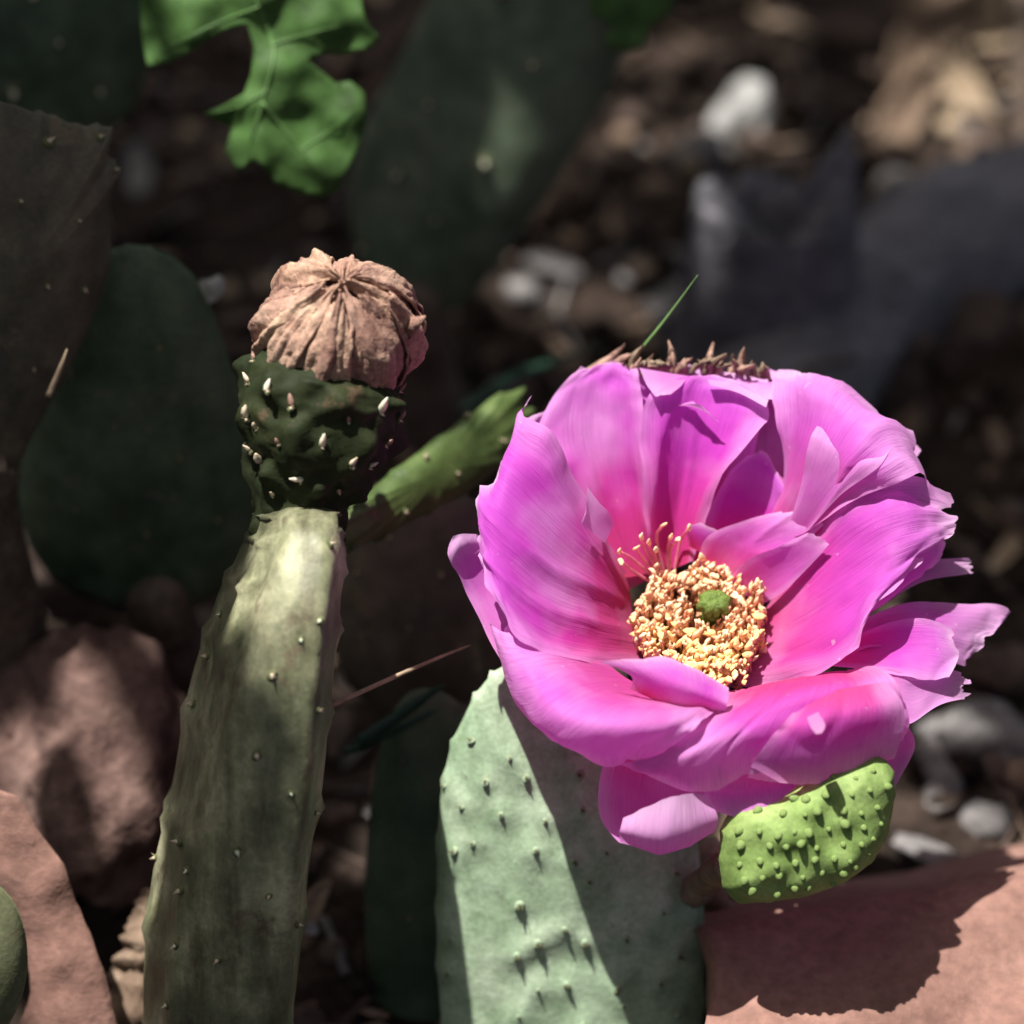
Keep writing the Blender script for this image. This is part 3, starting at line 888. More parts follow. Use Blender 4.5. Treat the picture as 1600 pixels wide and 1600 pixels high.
# small inner petals behind the stamens on the right
petal([[(715, 690, -1.55), (770, 715, -1.65), (840, 745, -1.6)], [(740, 625, -1.4), (820, 650, -1.5), (920, 690, -1.35)], [(840, 580, -1.35), (910, 615, -1.35), (1000, 640, -1.2)], [(950, 548, -1.35), (1010, 565, -1.2), (1060, 590, -1.0)]], 0.5, 0.7, 12, 28, 28)
petal([[(790, 740, -1.4), (840, 780, -1.5), (880, 810, -1.5)], [(860, 680, -1.1), (910, 730, -1.25), (950, 770, -1.2)], [(950, 640, -.95), (1000, 670, -.95), (1030, 690, -.9)], [(1020, 610, -.85), (1050, 625, -.8), (1075, 640, -.75)]], 0.75, 0.6, 13, 24, 26)
petal([[(690, 650, -1.6), (730, 670, -1.6)], [(685, 600, -1.4), (760, 640, -1.5)], [(720, 585, -1.4), (800, 620, -1.4)]], 0.3, 0.3, 14, 14, 14)
# left
petal([[(260, 1060, .0), (330, 950, -.6), (400, 850, -1.0)], [(170, 950, -.1), (250, 850, -.6), (330, 760, -1.0)], [(92, 800, -.3), (180, 740, -.7), (250, 680, -1.0)], [(60, 730, -.2), (110, 680, -.5), (180, 640, -1.0)], [(34, 690, .0), (70, 650, -.1), (130, 640, -.6)], [(40, 640, -.1), (75, 618, -.2), (118, 628, -.6)]], 1.0, 0.35, 15, 30, 40, 0.0)
petal([[(570, 970, -1.5), (540, 850, -1.9), (520, 720, -1.8)], [(430, 975, -.3), (440, 800, -1.0), (470, 620, -1.35)], [(300, 945, .4), (310, 740, -.3), (385, 470, -.95)], [(215, 880, .6), (190, 640, .1), (300, 350, -.75)], [(170, 790, .4), (128, 570, .0), (240, 300, -.85)], [(140, 700, .1), (118, 520, -.35), (268, 240, -1.1)]], 0.1, 1.3, 16, 38, 38, 0.06)
petal([[(462, 640, -1.0), (485, 590, -1.2)], [(420, 605, -.75), (470, 555, -1.0)], [(398, 588, -.62), (445, 530, -.85)], [(408, 560, -.55), (412, 488, -.72)]], 1.0, 0.3, 17, 16, 18, 0.05, 0.6)
petal([[(380, 1060, -.9), (440, 930, -1.2)], [(260, 1020, -.3), (300, 860, -.8)], [(170, 940, -.05), (210, 780, -.5)]], 0.5, 0.5, 29, 20, 20)  # unseen filler petal added to keep a sun sliver off the front pad
petal([[(955, 620, -1.4), (1010, 610, -1.2)], [(995, 470, -.95), (1110, 505, -.6)], [(1020, 360, -.75), (1200, 440, -.2)], [(1045, 300, -.85), (1245, 385, -.35)]], 0.9, 0.9, 35, 30, 30, 0.12, 0.3)
petal([[(740, 196, -1.5), (748, 214, -1.38)], [(820, 212, -1.38), (820, 232, -1.26)], [(906, 252, -1.15), (900, 274, -1.05)]], 1.0, 0.3, 36, 10, 20, 0.03, 0.8)  # pale strip laid on as the white highlight of the rolled edge
petal([[(555, 165, -1.65), (690, 188, -1.7)], [(575, 212, -1.3), (665, 215, -1.38)], [(598, 242, -1.12), (640, 236, -1.2)]], 0.9, 0.5, 37, 16, 16, 0.05, 0.75)
petal([[(640, 270, -1.5), (700, 255, -1.5)], [(710, 262, -1.25), (760, 300, -1.25)], [(730, 275, -1.15), (775, 312, -1.15)]], 0.8, 0.4, 38, 12, 14, 0.05, 0.7)
# front
petal([[(420, 940, -.7), (560, 1030, -.4), (700, 1070, -.3), (810, 1085, -.3)], [(290, 890, .0), (430, 1040, 1.0), (600, 1085, 1.25), (750, 1100, 1.0)], [(210, 890, .2), (335, 1090, 1.45), (520, 1140, 1.75), (700, 1150, 1.4)], [(162, 870, .05), (270, 1135, 1.05), (450, 1205, 1.4), (650, 1195, 1.15)], [(150, 850, -.25), (245, 1140, .4), (450, 1240, .8), (610, 1215, .75)]], 0.7, 1.1, 18, 44, 36, 0.08)
petal([[(530, 1040, .55), (650, 1085, .75), (785, 1100, .7)], [(530, 1000, .85), (660, 1030, 1.1), (792, 1080, .95)], [(440, 962, .95), (630, 950, .95), (797, 1035, .75)]], 0.0, 0.7, 19, 30, 20)
petal([[(780, 1050, -.4), (900, 1022, -.4), (1030, 998, -.4), (1170, 975, -.3)], [(720, 1120, .9), (870, 1070, 1.0), (1020, 1035, 1.0), (1235, 1000, .55)], [(620, 1205, 1.15), (790, 1160, 1.4), (970, 1105, 1.3), (1280, 1070, .7)], [(540, 1250, .9), (715, 1240, 1.25), (940, 1180, 1.2), (1292, 1130, .5)], [(450, 1240, .4), (715, 1312, .8), (930, 1260, .9), (1270, 1180, .3)]], 0.45, 1.0, 20, 44, 34, 0.06)
petal([[(1000, 1070, 1.2), (1090, 1040, 1.05), (1220, 1020, .75)], [(930, 1150, 1.45), (1080, 1120, 1.4), (1270, 1080, .85)], [(870, 1230, 1.25), (1060, 1210, 1.2), (1270, 1150, .7)], [(848, 1287, .85), (1050, 1292, .8), (1245, 1225, .4)]], 0.55, 1.0, 21, 34, 30, 0.07)
petal([[(465, 1205, .25), (590, 1235, .25), (735, 1295, .15)], [(445, 1300, .3), (580, 1330, .1), (745, 1335, .1)], [(450, 1390, .4), (590, 1430, .2), (768, 1370, .2)], [(500, 1455, .6), (620, 1482, .5), (752, 1430, .4)], [(500, 1430, .95), (630, 1440, 1.0), (768, 1390, .7)], [(510, 1385, .9), (640, 1330, 1.0), (738, 1318, .7)]], 1.0, 0.8, 22, 32, 44, 0.02)
petal([[(740, 1270, .2), (900, 1250, .35), (1160, 1180, .2)], [(730, 1320, .35), (900, 1320, .65), (1150, 1260, .4)], [(760, 1370, .5), (900, 1405, .8), (1060, 1360, .75)]], 0.6, 0.8, 23, 30, 24)
petal([[(1150, 1080, .2), (1220, 1070, .1)], [(1190, 1180, .1), (1292, 1150, -.1)], [(1180, 1260, -.2), (1298, 1210, -.5)], [(1190, 1320, -.5), (1250, 1310, -.7)]], 0.3, 0.6, 24, 20, 26)
petal([[(420, 1000, -1.3), (600, 1080, -1.3), (780, 1120, -1.3)], [(350, 1100, -.5), (560, 1180, -.3), (800, 1220, -.3)], [(330, 1165, .0), (540, 1225, .1), (850, 1280, .0)]], 0.4, 0.7, 26)  # hidden petal added to close a gap that let sun onto the pad
petal([[(850, 1050, -1.3), (1000, 1030, -1.3), (1150, 1000, -1.3)], [(850, 1180, -.6), (1020, 1160, -.6), (1220, 1090, -.7)], [(870, 1255, -.2), (1050, 1240, -.2), (1270, 1150, -.5)]], 0.4, 0.7, 27)  # hidden petal added to block sun through the right-hand gap
petal([[(500, 1160, -1.0), (620, 1200, -1.0), (760, 1260, -1.0)], [(480, 1260, -.4), (610, 1310, -.4), (800, 1330, -.4)], [(500, 1380, -.1), (640, 1430, -.1), (760, 1370, -.2)]], 0.5, 0.6, 28)
# tiny torn flecks on the lower right petal
petal([[(1010, 1115, 1.62), (1040, 1100, 1.62)], [(1020, 1140, 1.8), (1060, 1135, 1.78)], [(1035, 1160, 1.85), (1050, 1158, 1.85)]], 1.0, 0.3, 25, 8, 8, 0.05, 0.8)

# stamens
def stamens():
    rr = random.Random(5)
    IV1, IF1 = ICO[1]
    AX = (UPV * 0.57 - FWD * 0.82).normalized()
    BK = (UPV * 0.82 + FWD * 0.57).normalized()
    c0 = F(722, 930, -2.35)
    c1 = F(722, 835, -1.05)
    iv, if_ = ICO[2]
    mass = [[], [], []]
    def one(root, tip, fm, size, massed=False):
        mid = (root + tip) / 2 + (tip - c1) * 0.18 + Vector((rr.uniform(-1, 1), rr.uniform(-1, 1), rr.uniform(-1, 1))) * 0.0006
        pts = curve3([root, mid, tip], 7)
        v, f = tube_mesh(pts, [0.00024] * 7, 5)
        if massed:
            k = len(mass[0])
            mass[0].extend(v); mass[1].extend(tuple(k + z for z in t) for t in f); mass[2].extend([0] * len(f))
        else:
            st = build('stamen', v, f, M[fm], parent=FLOWER)
        d = (tip - mid).normalized()
        q = (d + Vector((rr.uniform(-.9, .9), rr.uniform(-.9, .9), rr.uniform(-.9, .9)))).normalized()
        a = q.orthogonal().normalized(); b = q.cross(a)
        sd = rr.random() * 10
        v = []
        for w in (IV1 if massed else iv):
            x = w.x * (1 - 0.35 * math.exp(-(w.y / 0.25) ** 2))
            s = 1 + 0.25 * nz(w, 1.8, sd)
            v.append(tip + (a * w.y * 0.85 + b * x * 0.55 + q * w.z * 1.7 + a * 0.5 * w.z * w.z) * size * s)
        m = rr.choice((1, 1, 2)) if (tip - c1).dot(BK) > -0.003 + rr.gauss(0, .002) else rr.choice((3, 3, 2))
        if massed:
            k = len(mass[0])
            mass[0].extend(v); mass[1].extend(tuple(k + z for z in t) for t in IF1); mass[2].extend([m] * len(IF1))
        else:
            build('anther', v, if_, M[('', 'anther', 'anther_pale', 'anther_yellow')[m]], parent=st)
    for i in range(1300):
        rad = math.sqrt(rr.uniform(0.05, 1.0)); th = rr.uniform(0, 2 * math.pi)
        ca, sa = math.cos(th), math.sin(th)
        lean = Vector((0, 0, 0))
        tip = c1 + (RGT * ca * 0.0096 + BK * sa * 0.0092) * rad + AX * (-0.0018 * (1 - rad) + rr.uniform(-0.0032, 0.0016) + 0.0022 * nz((ca * 2.2, sa * 2.2, rad * 2)))
        tip += (RGT * nz((th * 2, rad * 3, 1)) + BK * nz((th * 2, rad * 3, 9))) * 0.0022
        if sa < -0.2: tip += -UPV * 0.0016 * rad + AX * 0.0012
        if (tip - (c1 + RGT * 0.0015 + BK * 0.001)).length < 0.0019: continue
        root = c0 + (RGT * ca + BK * sa) * 0.0055 * rad
        one(root, tip, 'filament', rr.choice((0.0003, 0.00042, 0.00052, 0.00066)) * rr.uniform(.85, 1.15), i >= 330)
    for i in range(150):
        X, Y = rr.gauss(745, 45), rr.gauss(975, 30)
        one(c0 + RGT * (X - 722) * 0.00003, F(X, Y, -.55 + (Y - 960) * 0.004 + rr.uniform(-.2, .1)), 'filament', rr.uniform(0.0005, 0.0008), True)
    for (X, Y, dz) in [(560, 625, -1.15), (580, 640, -1.1), (620, 592, -1.2), (640, 625, -1.15), (660, 630, -1.1), (500, 665, -1.0), (505, 690, -.95), (600, 660, -1.05), (690, 600, -1.3), (545, 655, -1.05)]:
        one(F(640, 780, -2.1), F(X, Y, dz), 'filament_pink', 0.0005)
    o = build('stamen_mass', mass[0], mass[1], [M['filament'], M['anther'], M['anther_pale'], M['anther_yellow']], parent=FLOWER, midx=mass[2])
    o['kind'] = 'stuff'
    # style and lobed stigma
    tip = F(757, 815, -1.12)
    v, f = tube_mesh(curve3([c0, (c0 + tip) / 2, tip], 8), [0.0016] * 8, 10)
    build('style', v, f, M['stigma'], parent=FLOWER)
    st = None
    for i in range(8):
        th = i * 2 * math.pi / 8 + 0.2
        dr = (RGT * math.cos(th) + BK * math.sin(th))
        sq = 0.5 + 0.28 * abs(math.cos(th)) + 0.12 * nz((i * 1.7, 2, 2))
        pts = curve3([tip - AX * .001, tip + dr * 0.0010 * sq + AX * 0.0012, tip + dr * 0.0022 * sq + AX * 0.0012, tip + dr * 0.0030 * sq - AX * 0.0004], 9)
        v, f = tube_mesh(pts, [.0009, .0011, .0012, .0012, .00115, .001, .00085, .0006, .0002], 8, 0.3, i)
        build('stigma_lobe', v, f, M['stigma'], parent=FLOWER)
stamens()

# receptacle behind the petals, and the dry sepals at its back
def receptacle():
    pts = curve3([F(585, 1160, -3.0), F(630, 1090, -3.0), F(690, 1000, -2.8), F(720, 930, -2.4)], 16)
    v, f = tube_mesh(pts, list(np.linspace(0.006, 0.0115, 16)), 28, 0.15, 3)
    build('ovary', v, f, M['ovary'], parent=FLOWER)
    def sepal(pts, w, m='sepal'):
        c = [F(*p) for p in pts]
        n = 9
        cc = curve3(c, n)
        g = []
        for i, p in enumerate(cc):
            t = (cc[min(i + 1, n - 1)] - cc[max(i - 1, 0)]).normalized()
            s = t.cross(FWD).normalized()
            ww = w * 0.01 * (0.75 + 0.4 * math.sin(math.pi * i / (n - 1))) * (1 - (i / (n - 1)) ** 3)
            for u in (-1, -.5, 0, .5, 1):
                g.append(p + s * u * ww + FWD * (abs(u) * 0.0008) + Vector((0, 0, 1)) * 0.0006 * nz((i * .7, u * 2, w * 9)))
        o = build('sepal', g, grid_faces(5, n), M[m], parent=FLOWER)
        solid(o, 0.0003)
    sepal([(330, 330, -2.4), (380, 240, -2.3), (440, 175, -2.25), (515, 100, -2.1)], 0.16)
    sepal([(380, 260, -2.4), (430, 195, -2.3), (490, 150, -2.2), (540, 125, -2.1)], 0.14)
    sr = random.Random(21)
    for k in range(26):
        bx = 505 + 400 * k / 25 + sr.uniform(-14, 14)
        peak = {1: 104, 8: 92, 14: 98, 20: 108, 24: 152, 25: 160}.get(k, sr.uniform(128, 165) + max(0, bx - 800) * 0.15)
        x = bx + sr.uniform(-22, 40)
        dz = sr.uniform(-2.3, -1.95)
        sepal([(bx, 235, dz - .2), (bx + (x - bx) * .2, 185, dz), (bx + (x - bx) * .5 + sr.uniform(-10, 10), (peak + 175) / 2, dz + sr.uniform(0, .2)), (x, peak, dz + sr.uniform(-.1, .45))], sr.uniform(0.03, 0.075), sr.choice(('sepal', 'sepal', 'sepal', 'chip')))
    for k in range(16):
        x = sr.uniform(520, 860); y = 168 + max(0, x - 760) * .25
        sepal([(x, y + 18, -2.0), (x + 10, y - 4, -1.9), (x + sr.uniform(0, 36), y - sr.uniform(6, 20), -1.75), (x + sr.uniform(-10, 60), y - sr.uniform(5, 40), -1.7)], sr.uniform(0.025, 0.06), sr.choice(('sepal', 'chip')))
receptacle()

# ------------------------------------------------------------------ lobed weed leaves
def weed_leaf():
    root_p = P(390, -60, 54.5)
    root = empty('weed_leaf', root_p, 'bright green deeply lobed weed leaf hanging at top', 'leaf')
    D = lambda x, y: 54.6 + 0.0022 * abs((x - 405) - (y - 40) * 0.02) + 0.25 * fbm((x * .012, y * .012, 1), 1, 2, 2) + 0.0015 * y
    out1 = [(300, -50), (250, -40), (218, 0), (222, 60), (230, 104), (262, 98), (290, 86), (320, 66), (350, 48), (386, 38), (397, 75), (392, 115), (381, 146), (350, 164), (318, 178), (362, 200), (351, 236), (372, 267), (400, 250), (414, 264), (430, 287), (462, 300), (500, 309), (528, 298), (532, 285), (552, 250), (562, 225), (573, 190), (570, 145), (548, 126), (525, 130), (503, 112), (482, 95), (506, 84), (532, 86), (582, 74), (594, 58), (576, 40), (568, 20), (560, -50)]
    blade_part = slab('blade', out1, D, 0.02, M['weed'], parent=root, step=8)
    foot = P(60, 420, 68); foot.z = -0.004
    v, f = tube_mesh(curve3([P(402, -45, 54.7), P(330, -130, 55.6), P(180, -190, 58), P(90, -120, 62), foot], 40), list(np.linspace(0.0007, 0.0012, 40)), 8)
    build('leaf_stalk', v, f, M['vein'], parent=root)
    for pts, r in [([(398, -60), (402, 0), (420, 50), (428, 85), (415, 140), (392, 220)], 0.00028), ([(424, 70), (470, 55), (530, 40)], .00015), ([(418, 140), (375, 165), (330, 177)], .00015), ([(410, 160), (450, 210), (500, 270)], .00018), ([(405, 10), (330, 40), (250, 80)], .00018), ([(470, 235), (520, 200), (555, 170)], .00012)]:
        pp = catmull(pts, 16)
        c = [P(x, y, D(x, y) - 0.03) for x, y in pp]
        v, f = tube_mesh(c, list(np.linspace(r, r * 0.35, 16)), 6)
        build('midrib', v, f, M['vein'], parent=blade_part)
weed_leaf()
slab('weed_leaf', [(930, -60), (1010, -70), (1060, -20), (1048, 20), (1015, 40), (1005, 72), (975, 82), (940, 70), (960, 40), (920, 20)], lambda x, y: 60 + 0.3 * fbm((x * .012, y * .012, 3), 1, 4, 2), 0.03, M['weed'], 'small blurred green leaf at top beside the long pad', 'leaf', step=10)

# ------------------------------------------------------------------ stones, shards, wood
slab('terracotta_shard', [(-20, 1225), (28, 1245), (58, 1295), (100, 1350), (118, 1405), (140, 1455), (165, 1530), (182, 1600), (200, 1720), (210, 1860), (10, 1860), (20, 1730), (30, 1600), (48, 1550), (40, 1480), (18, 1425), (-20, 1380)],
     lambda x, y: 52.0 + 0.0016 * (y - 1400), 0.9, M['terracotta'], 'pinkish terracotta shard standing at the bottom left', 'shard', step=14, bulge=0.15, rough=0.12, seed=3, jag=4)
rock('rock', 140, 1200, 56.2, (1.75, 2.2, 1.3), M['red_rock'], 'rough reddish-brown rock behind the terracotta shard', 'rock', 4, 5, 0.36, freq=1.1)
rock('rock', 10, 1100, 57.2, (0.8, 1.9, 0.9), M['red_rock'], 'small pointed reddish rock at the left edge above the shard', 'rock', 12, 4, 0.45)
rock('rock', 70, 900, 60.5, (1.8, 0.9, 1.0), M['dead_leaf'], 'dark clod in deep shade under the oval pad', 'rock', 21, 4, 0.5)

def pot_piece():
    def G(x, y, z):
        v = (y - 800) / 1600 * 0.3
        return P(x, y, (42 - z) / (math.sin(PITCH) + v * math.cos(PITCH)))
    xs = [1104, 1250, 1420, 1580, 1800]
    top = [1500, 1468, 1440, 1408, 1365]
    rows = []
    for dy, z in [(-30, 0.6), (-8, 2.2), (8, 2.9), (45, 3.05), (120, 3.0), (220, 2.8), (340, 2.3), (420, 0.8)]:
        rows.append([G(x, t + dy, z + 0.15 * math.sin(x * 0.013 + dy * 0.02)) for x, t in zip(xs, top)])
    g = patch(rows, 70, 80)
    v = [Vector(p) + UPV * 0.0011 * fbm(p, 45, 3, 4) + Vector((0, 0, 0.0016 * fbm(p, 18, 7, 3))) for row in g for p in row]
    o = build('terracotta_slab', v, grid_faces(70, 80), M['terracotta'])
    solid(o, 0.006, -1)
    return tag(o, 'large curved terracotta slab with dappled shadow at bottom right', 'slab')
pot_piece()

def log(name, ctrl, rad, mat, label, cat, rough=0.18, seed=1, n=20, m=50, sx=1.0):
    c = curve3([P(*p) for p in ctrl], m)
    v, f = tube_mesh(c, list(catmull([[r] for r in rad], m)[:, 0] * 0.01), n, rough, seed, sx=sx)
    return tag(build(name, v, f, mat), label, cat)
log('log', [(1760, 270, 74.5), (1600, 345, 72.5), (1440, 420, 70.2), (1300, 530, 68), (1210, 660, 65.6), (1150, 800, 63.5)], [1.7, 1.6, 1.5, 1.5, 1.4, 1.0], M['grey_wood'], 'thick grey weathered root curving across the right background', 'log', 0.22, 4)
log('stick', [(1596, -60, 76), (1600, 60, 75), (1602, 160, 74), (1604, 260, 73)], [0.22, 0.24, 0.22, 0.2], M['bark'], 'dark brown upright stick at the top right edge', 'stick', 0.2, 6, 12, 24)
log('twig', [(1110, 640, 67), (1180, 600, 65), (1260, 575, 64.6), (1340, 560, 64.6)], [0.07, .09, .08, .05], M['dead_leaf'], 'thin dark twig lying across the grey root', 'twig', 0.2, 7, 8, 20)
log('dead_stem', [(1108, 1320, 53.8), (1112, 1380, 54.2), (1118, 1440, 54.8)], [0.22, 0.28, 0.26], M['straw'], 'short tan dead stem beside the tiny young pad', 'stem', 0.4, 8, 14, 20)
rock('rock', 1155, 190, 70, (0.55, 0.85, 0.5), M['pale_rock'], 'pale whitish stone lying in the upper right litter', 'rock', 31, 4, 0.35, rot=-0.5)
rock('rock', 1095, 245, 70, (0.55, 0.5, 0.5), M['grey_rock'], 'mid grey stone touching the pale whitish stone', 'rock', 32, 4, 0.35)
def stump():
    base = P(1195, 600, gd(600)); base.z = -0.005
    n, m = 72, 26
    H = {0: 0}
    vs_, fs = [], []
    def top(a):
        h = 0.048 + 0.006 * fbm((math.cos(a) * 2, math.sin(a) * 2, 1), 1.6, 6, 4)
        h += 0.016 * math.exp(-((a - 0.15) / 0.38) ** 2) + 0.016 * math.exp(-((a - 2 * math.pi - 0.15) / 0.38) ** 2)
        h += 0.006 * math.exp(-((a - 2.9) / 0.5) ** 2)
        return h
    for i in range(m):
        t = i / (m - 1)
        for k in range(n):
            a = 2 * math.pi * k / n
            r = 0.0185 - 0.004 * t + 0.0035 * (1 - t) ** 3
            r += 0.0022 * fbm((math.cos(a) * 3, math.sin(a) * 3, t * 0.7), 1.2, 9, 4)
            vs_.append(base + Vector((math.cos(a) * r, math.sin(a) * r * 0.75, top(a) * t)))
    for i in range(10):          # broken hollow top
        t = 1 - (i + 1) / 10
        for k in range(n):
            a = 2 * math.pi * k / n
            r = 0.0135 * t ** 0.8
            vs_.append(base + Vector((math.cos(a) * r, math.sin(a) * r * 0.75, top(a) * (t ** 0.5) + 0.034 * (1 - t ** 0.5) + 0.003 * fbm((math.cos(a) * r * 300, math.sin(a) * r * 300, 3), 1, 2, 3))))
    for i in range(m + 9):
        for k in range(n):
            p, q = i * n + k, i * n + (k + 1) % n
            fs.append((p, q, q + n, p + n))
    o = build('tree_stump', vs_, fs, M['grey_wood'])
    tag(o, 'upright broken grey stump standing above the weathered root', 'stump')
stump()
rock('rock', 1400, 300, 69.0, (0.5, 0.45, 0.45), M['grey_rock'], 'small blue-grey stone right of the broken stump', 'rock', 34, 4, 0.3)
rock('rock', 1030, 300, 69.0, (0.42, 0.35, 0.35), M['chip'], 'small tan pebble left of the broken stump', 'rock', 35, 3, 0.3)
rock('rock', 1050, 412, 68.5, (0.45, 0.32, 0.35), M['grey_rock'], 'small pale grey pebble above the lone spine', 'rock', 36, 3, 0.3)
rock('rock', 1110, 500, 69, (1.3, 0.9, 0.7), M['grey_rock'], 'dim grey stone behind the top of the flower', 'rock', 37, 4, 0.35)
rock('rock', 1490, 500, 64.5, (1.2, 0.7, 0.5), M['dead_leaf'], 'dull brown clod resting below the grey root', 'rock', 38, 4, 0.4)
rock('rock', 1540, 1288, 59.0, (0.45, 0.42, 0.4), M['grey_rock'], 'round pale grey pebble right of the flower base', 'rock', 39, 3, 0.22)
log('twig', [(1450, 1170, 60), (1475, 1220, 59.4), (1465, 1280, 59.0), (1480, 1325, 58.8)], [0.25, 0.3, 0.32, 0.2], M['grey_rock'], 'bent grey twig beside the round pebble', 'twig', 0.3, 9, 12, 24)
rock('rock', 1530, 1160, 60.5, (1.1, 0.7, 0.6), M['grey_rock'], 'broad dull grey stone right of the lower petals', 'rock', 40, 4, 0.4)
rock('rock', 1560, 1050, 61.5, (0.8, 0.5, 0.5), M['dead_leaf'], 'brown clod right of the jagged petal tip', 'rock', 41, 4, 0.4)
rock('wood_chip', 328, 452, 55.4, (0.26, 0.30, 0.2), M['pale_rock'], 'tiny cream cube-like chip on the oval pad rim', 'chip', 51, 2, 0.2, 0.35, rot=-0.5)

def dry_leaf(name, x, y, d, ln, wd, rot, mat, label, cat, seed, curl=0.5, group=None, tilt=0.4):
    nu, nv = 9, 16
    rr = random.Random(seed)
    if d > 60:
        d2 = gd(y) - 0.8
        ln, wd, d = ln * d2 / d, wd * d2 / d, d2
    c = P(x, y, d)
    ax = RGT * math.cos(rot) + UPV * math.sin(rot)
    ay = -RGT * math.sin(rot) + UPV * math.cos(rot)
    n = (-FWD + UPV * tilt).normalized()
    g = []
    for j in range(nv):
        v = j / (nv - 1)
        w = wd * (math.sin(math.pi * min(1, 0.06 + v * 0.92)) ** 0.7) * (1 + 0.3 * nz((v * 4, seed, 0)))
        for k in range(nu):
            u = k / (nu - 1) * 2 - 1
            z = curl * wd * u * u + 0.25 * ln * math.sin(v * 3 + seed) * 0.4 + 0.12 * wd * fbm((u * 1.5, v * 4, seed), 1, seed, 3)
            g.append(c + (ax * (v - 0.5) * ln + ay * (u * w + 0.15 * ln * math.sin(v * 2.5)) + n * z) * 0.01)
    o = build(name, g, grid_faces(nu, nv), mat)
    solid(o, 0.0004)
    return tag(o, label, cat, group)
dry_leaf('dry_leaf', 1530, 160, 74, 3.0, 0.5, 1.9, M['straw'], 'pale straw-coloured curled leaf near the top right edge', 'dry leaf', 1)
dry_leaf('dry_leaf', 1470, 90, 76, 3.2, 0.6, 0.7, M['chip'], 'tan twisted leaf slanting below the top right corner', 'dry leaf', 2)
dry_leaf('dry_leaf', 1430, 200, 72, 2.8, 0.5, 1.0, M['chip'], 'brown curled leaf between the broken stump and straw leaf', 'dry leaf', 3)
dry_leaf('dry_leaf', 1560, 60, 75, 2.6, 0.4, 1.4, M['straw'], 'narrow pale shaving beside the dark upright stick', 'dry leaf', 4)
dry_leaf('dry_leaf', 1430, 30, 77, 3.2, 0.7, 0.2, M['chip'], 'wide brown leaf cut by the top edge', 'dry leaf', 5)
dry_leaf('dry_leaf', 1330, 60, 76, 2.6, 0.6, -0.4, M['dead_leaf'], 'dark brown leaf below the wide top leaf', 'dry leaf', 6)
dry_leaf('dry_leaf', 880, 290, 68, 3.0, 0.5, 0.9, M['chip'], 'brown leaf beside the lower rim of the long pad', 'dry leaf', 7)
dry_leaf('dry_leaf', 640, 60, 70, 3.0, 0.4, 0.9, M['dead_leaf'], 'dull tan leaf left of the long blurred pad', 'dry leaf', 8)
dry_leaf('dry_leaf', 695, 150, 69, 2.0, 0.25, 0.8, M['chip'], 'narrow dull straw shred beside the weed leaf', 'dry leaf', 9)
dry_leaf('dry_leaf', 500, 1420, 55.3, 0.9, 0.16, 1.0, M['straw'], 'tiny pale husk right of the corky pad', 'husk', 10)
dry_leaf('dry_leaf', 483, 1455, 54.9, 0.28, 0.1, -0.5, M['pale_rock'], 'tiny white flake right of the corky pad', 'flake', 11)
log('husk', [(238, 1390, 53.8), (226, 1450, 53.7), (215, 1530, 53.7), (205, 1640, 53.8)], [0.12, 0.26, 0.36, 0.4], M['chip'], 'ragged tan husk between terracotta shard and corky pad', 'husk', 0.6, 12, 22, 30)
rock('rock', 1390, 560, 66.5, (0.8, 0.9, 0.6), M['dead_leaf'], 'dark brown clod in shade under the grey root', 'rock', 42, 4, 0.45)

def blade(name, ctrl, w, mat, label, cat, fold=0.4):
    n = 18
    c = curve3([P(*p) for p in ctrl], n)
    g = []
    for i, p in enumerate(c):
        t = (c[min(i + 1, n - 1)] - c[max(i - 1, 0)]).normalized()
        s = t.cross(FWD).normalized()
        ww = w * 0.01 * (1 - (i / (n - 1)) ** 2 * 0.9)
        for u in (-1, 0, 1):
            g.append(p + s * u * ww + FWD * abs(u) * ww * fold)
    o = build(name, g, grid_faces(3, n), mat)
    solid(o, 0.0002)
    return tag(o, label, cat)
blade('dry_stalk', [(505, 1108, 50.4), (600, 1065, 51), (680, 1030, 51.5), (735, 1008, 52)], 0.035, M['straw'], 'thin dry stalk from corky pad to the flower', 'stalk')
blade('grass_blade', [(560, 1160, 54), (620, 1120, 53.8), (670, 1085, 53.6), (695, 1070, 53.5)], 0.10, M['grass'], 'dark blue-green grass blade below the dry stalk', 'grass')
blade('grass_blade', [(540, 1175, 54.2), (600, 1150, 54), (660, 1120, 53.9), (690, 1105, 53.9)], 0.07, M['grass'], 'lower thin blue-green grass blade under its broader twin', 'grass')
blade('grass_blade', [(720, 640, 61), (800, 590, 61.5), (880, 560, 62), (950, 535, 62)], 0.10, M['grass'], 'dim green grass blade left of the dry sepals', 'grass')
blade('cactus_spine', [(1000, 548, 51.9), (1035, 505, 51.7), (1065, 465, 51.5), (1090, 430, 51.3)], 0.020, M['vein'], 'single long grey-green spine sticking up behind the flower', 'spine')
blade('seedling', [(75, 620, 52.3), (88, 590, 52.2), (98, 565, 52.1), (105, 545, 52.1)], 0.045, M['straw'], 'tiny pale dry sprout on the grey-brown pad', 'sprout')

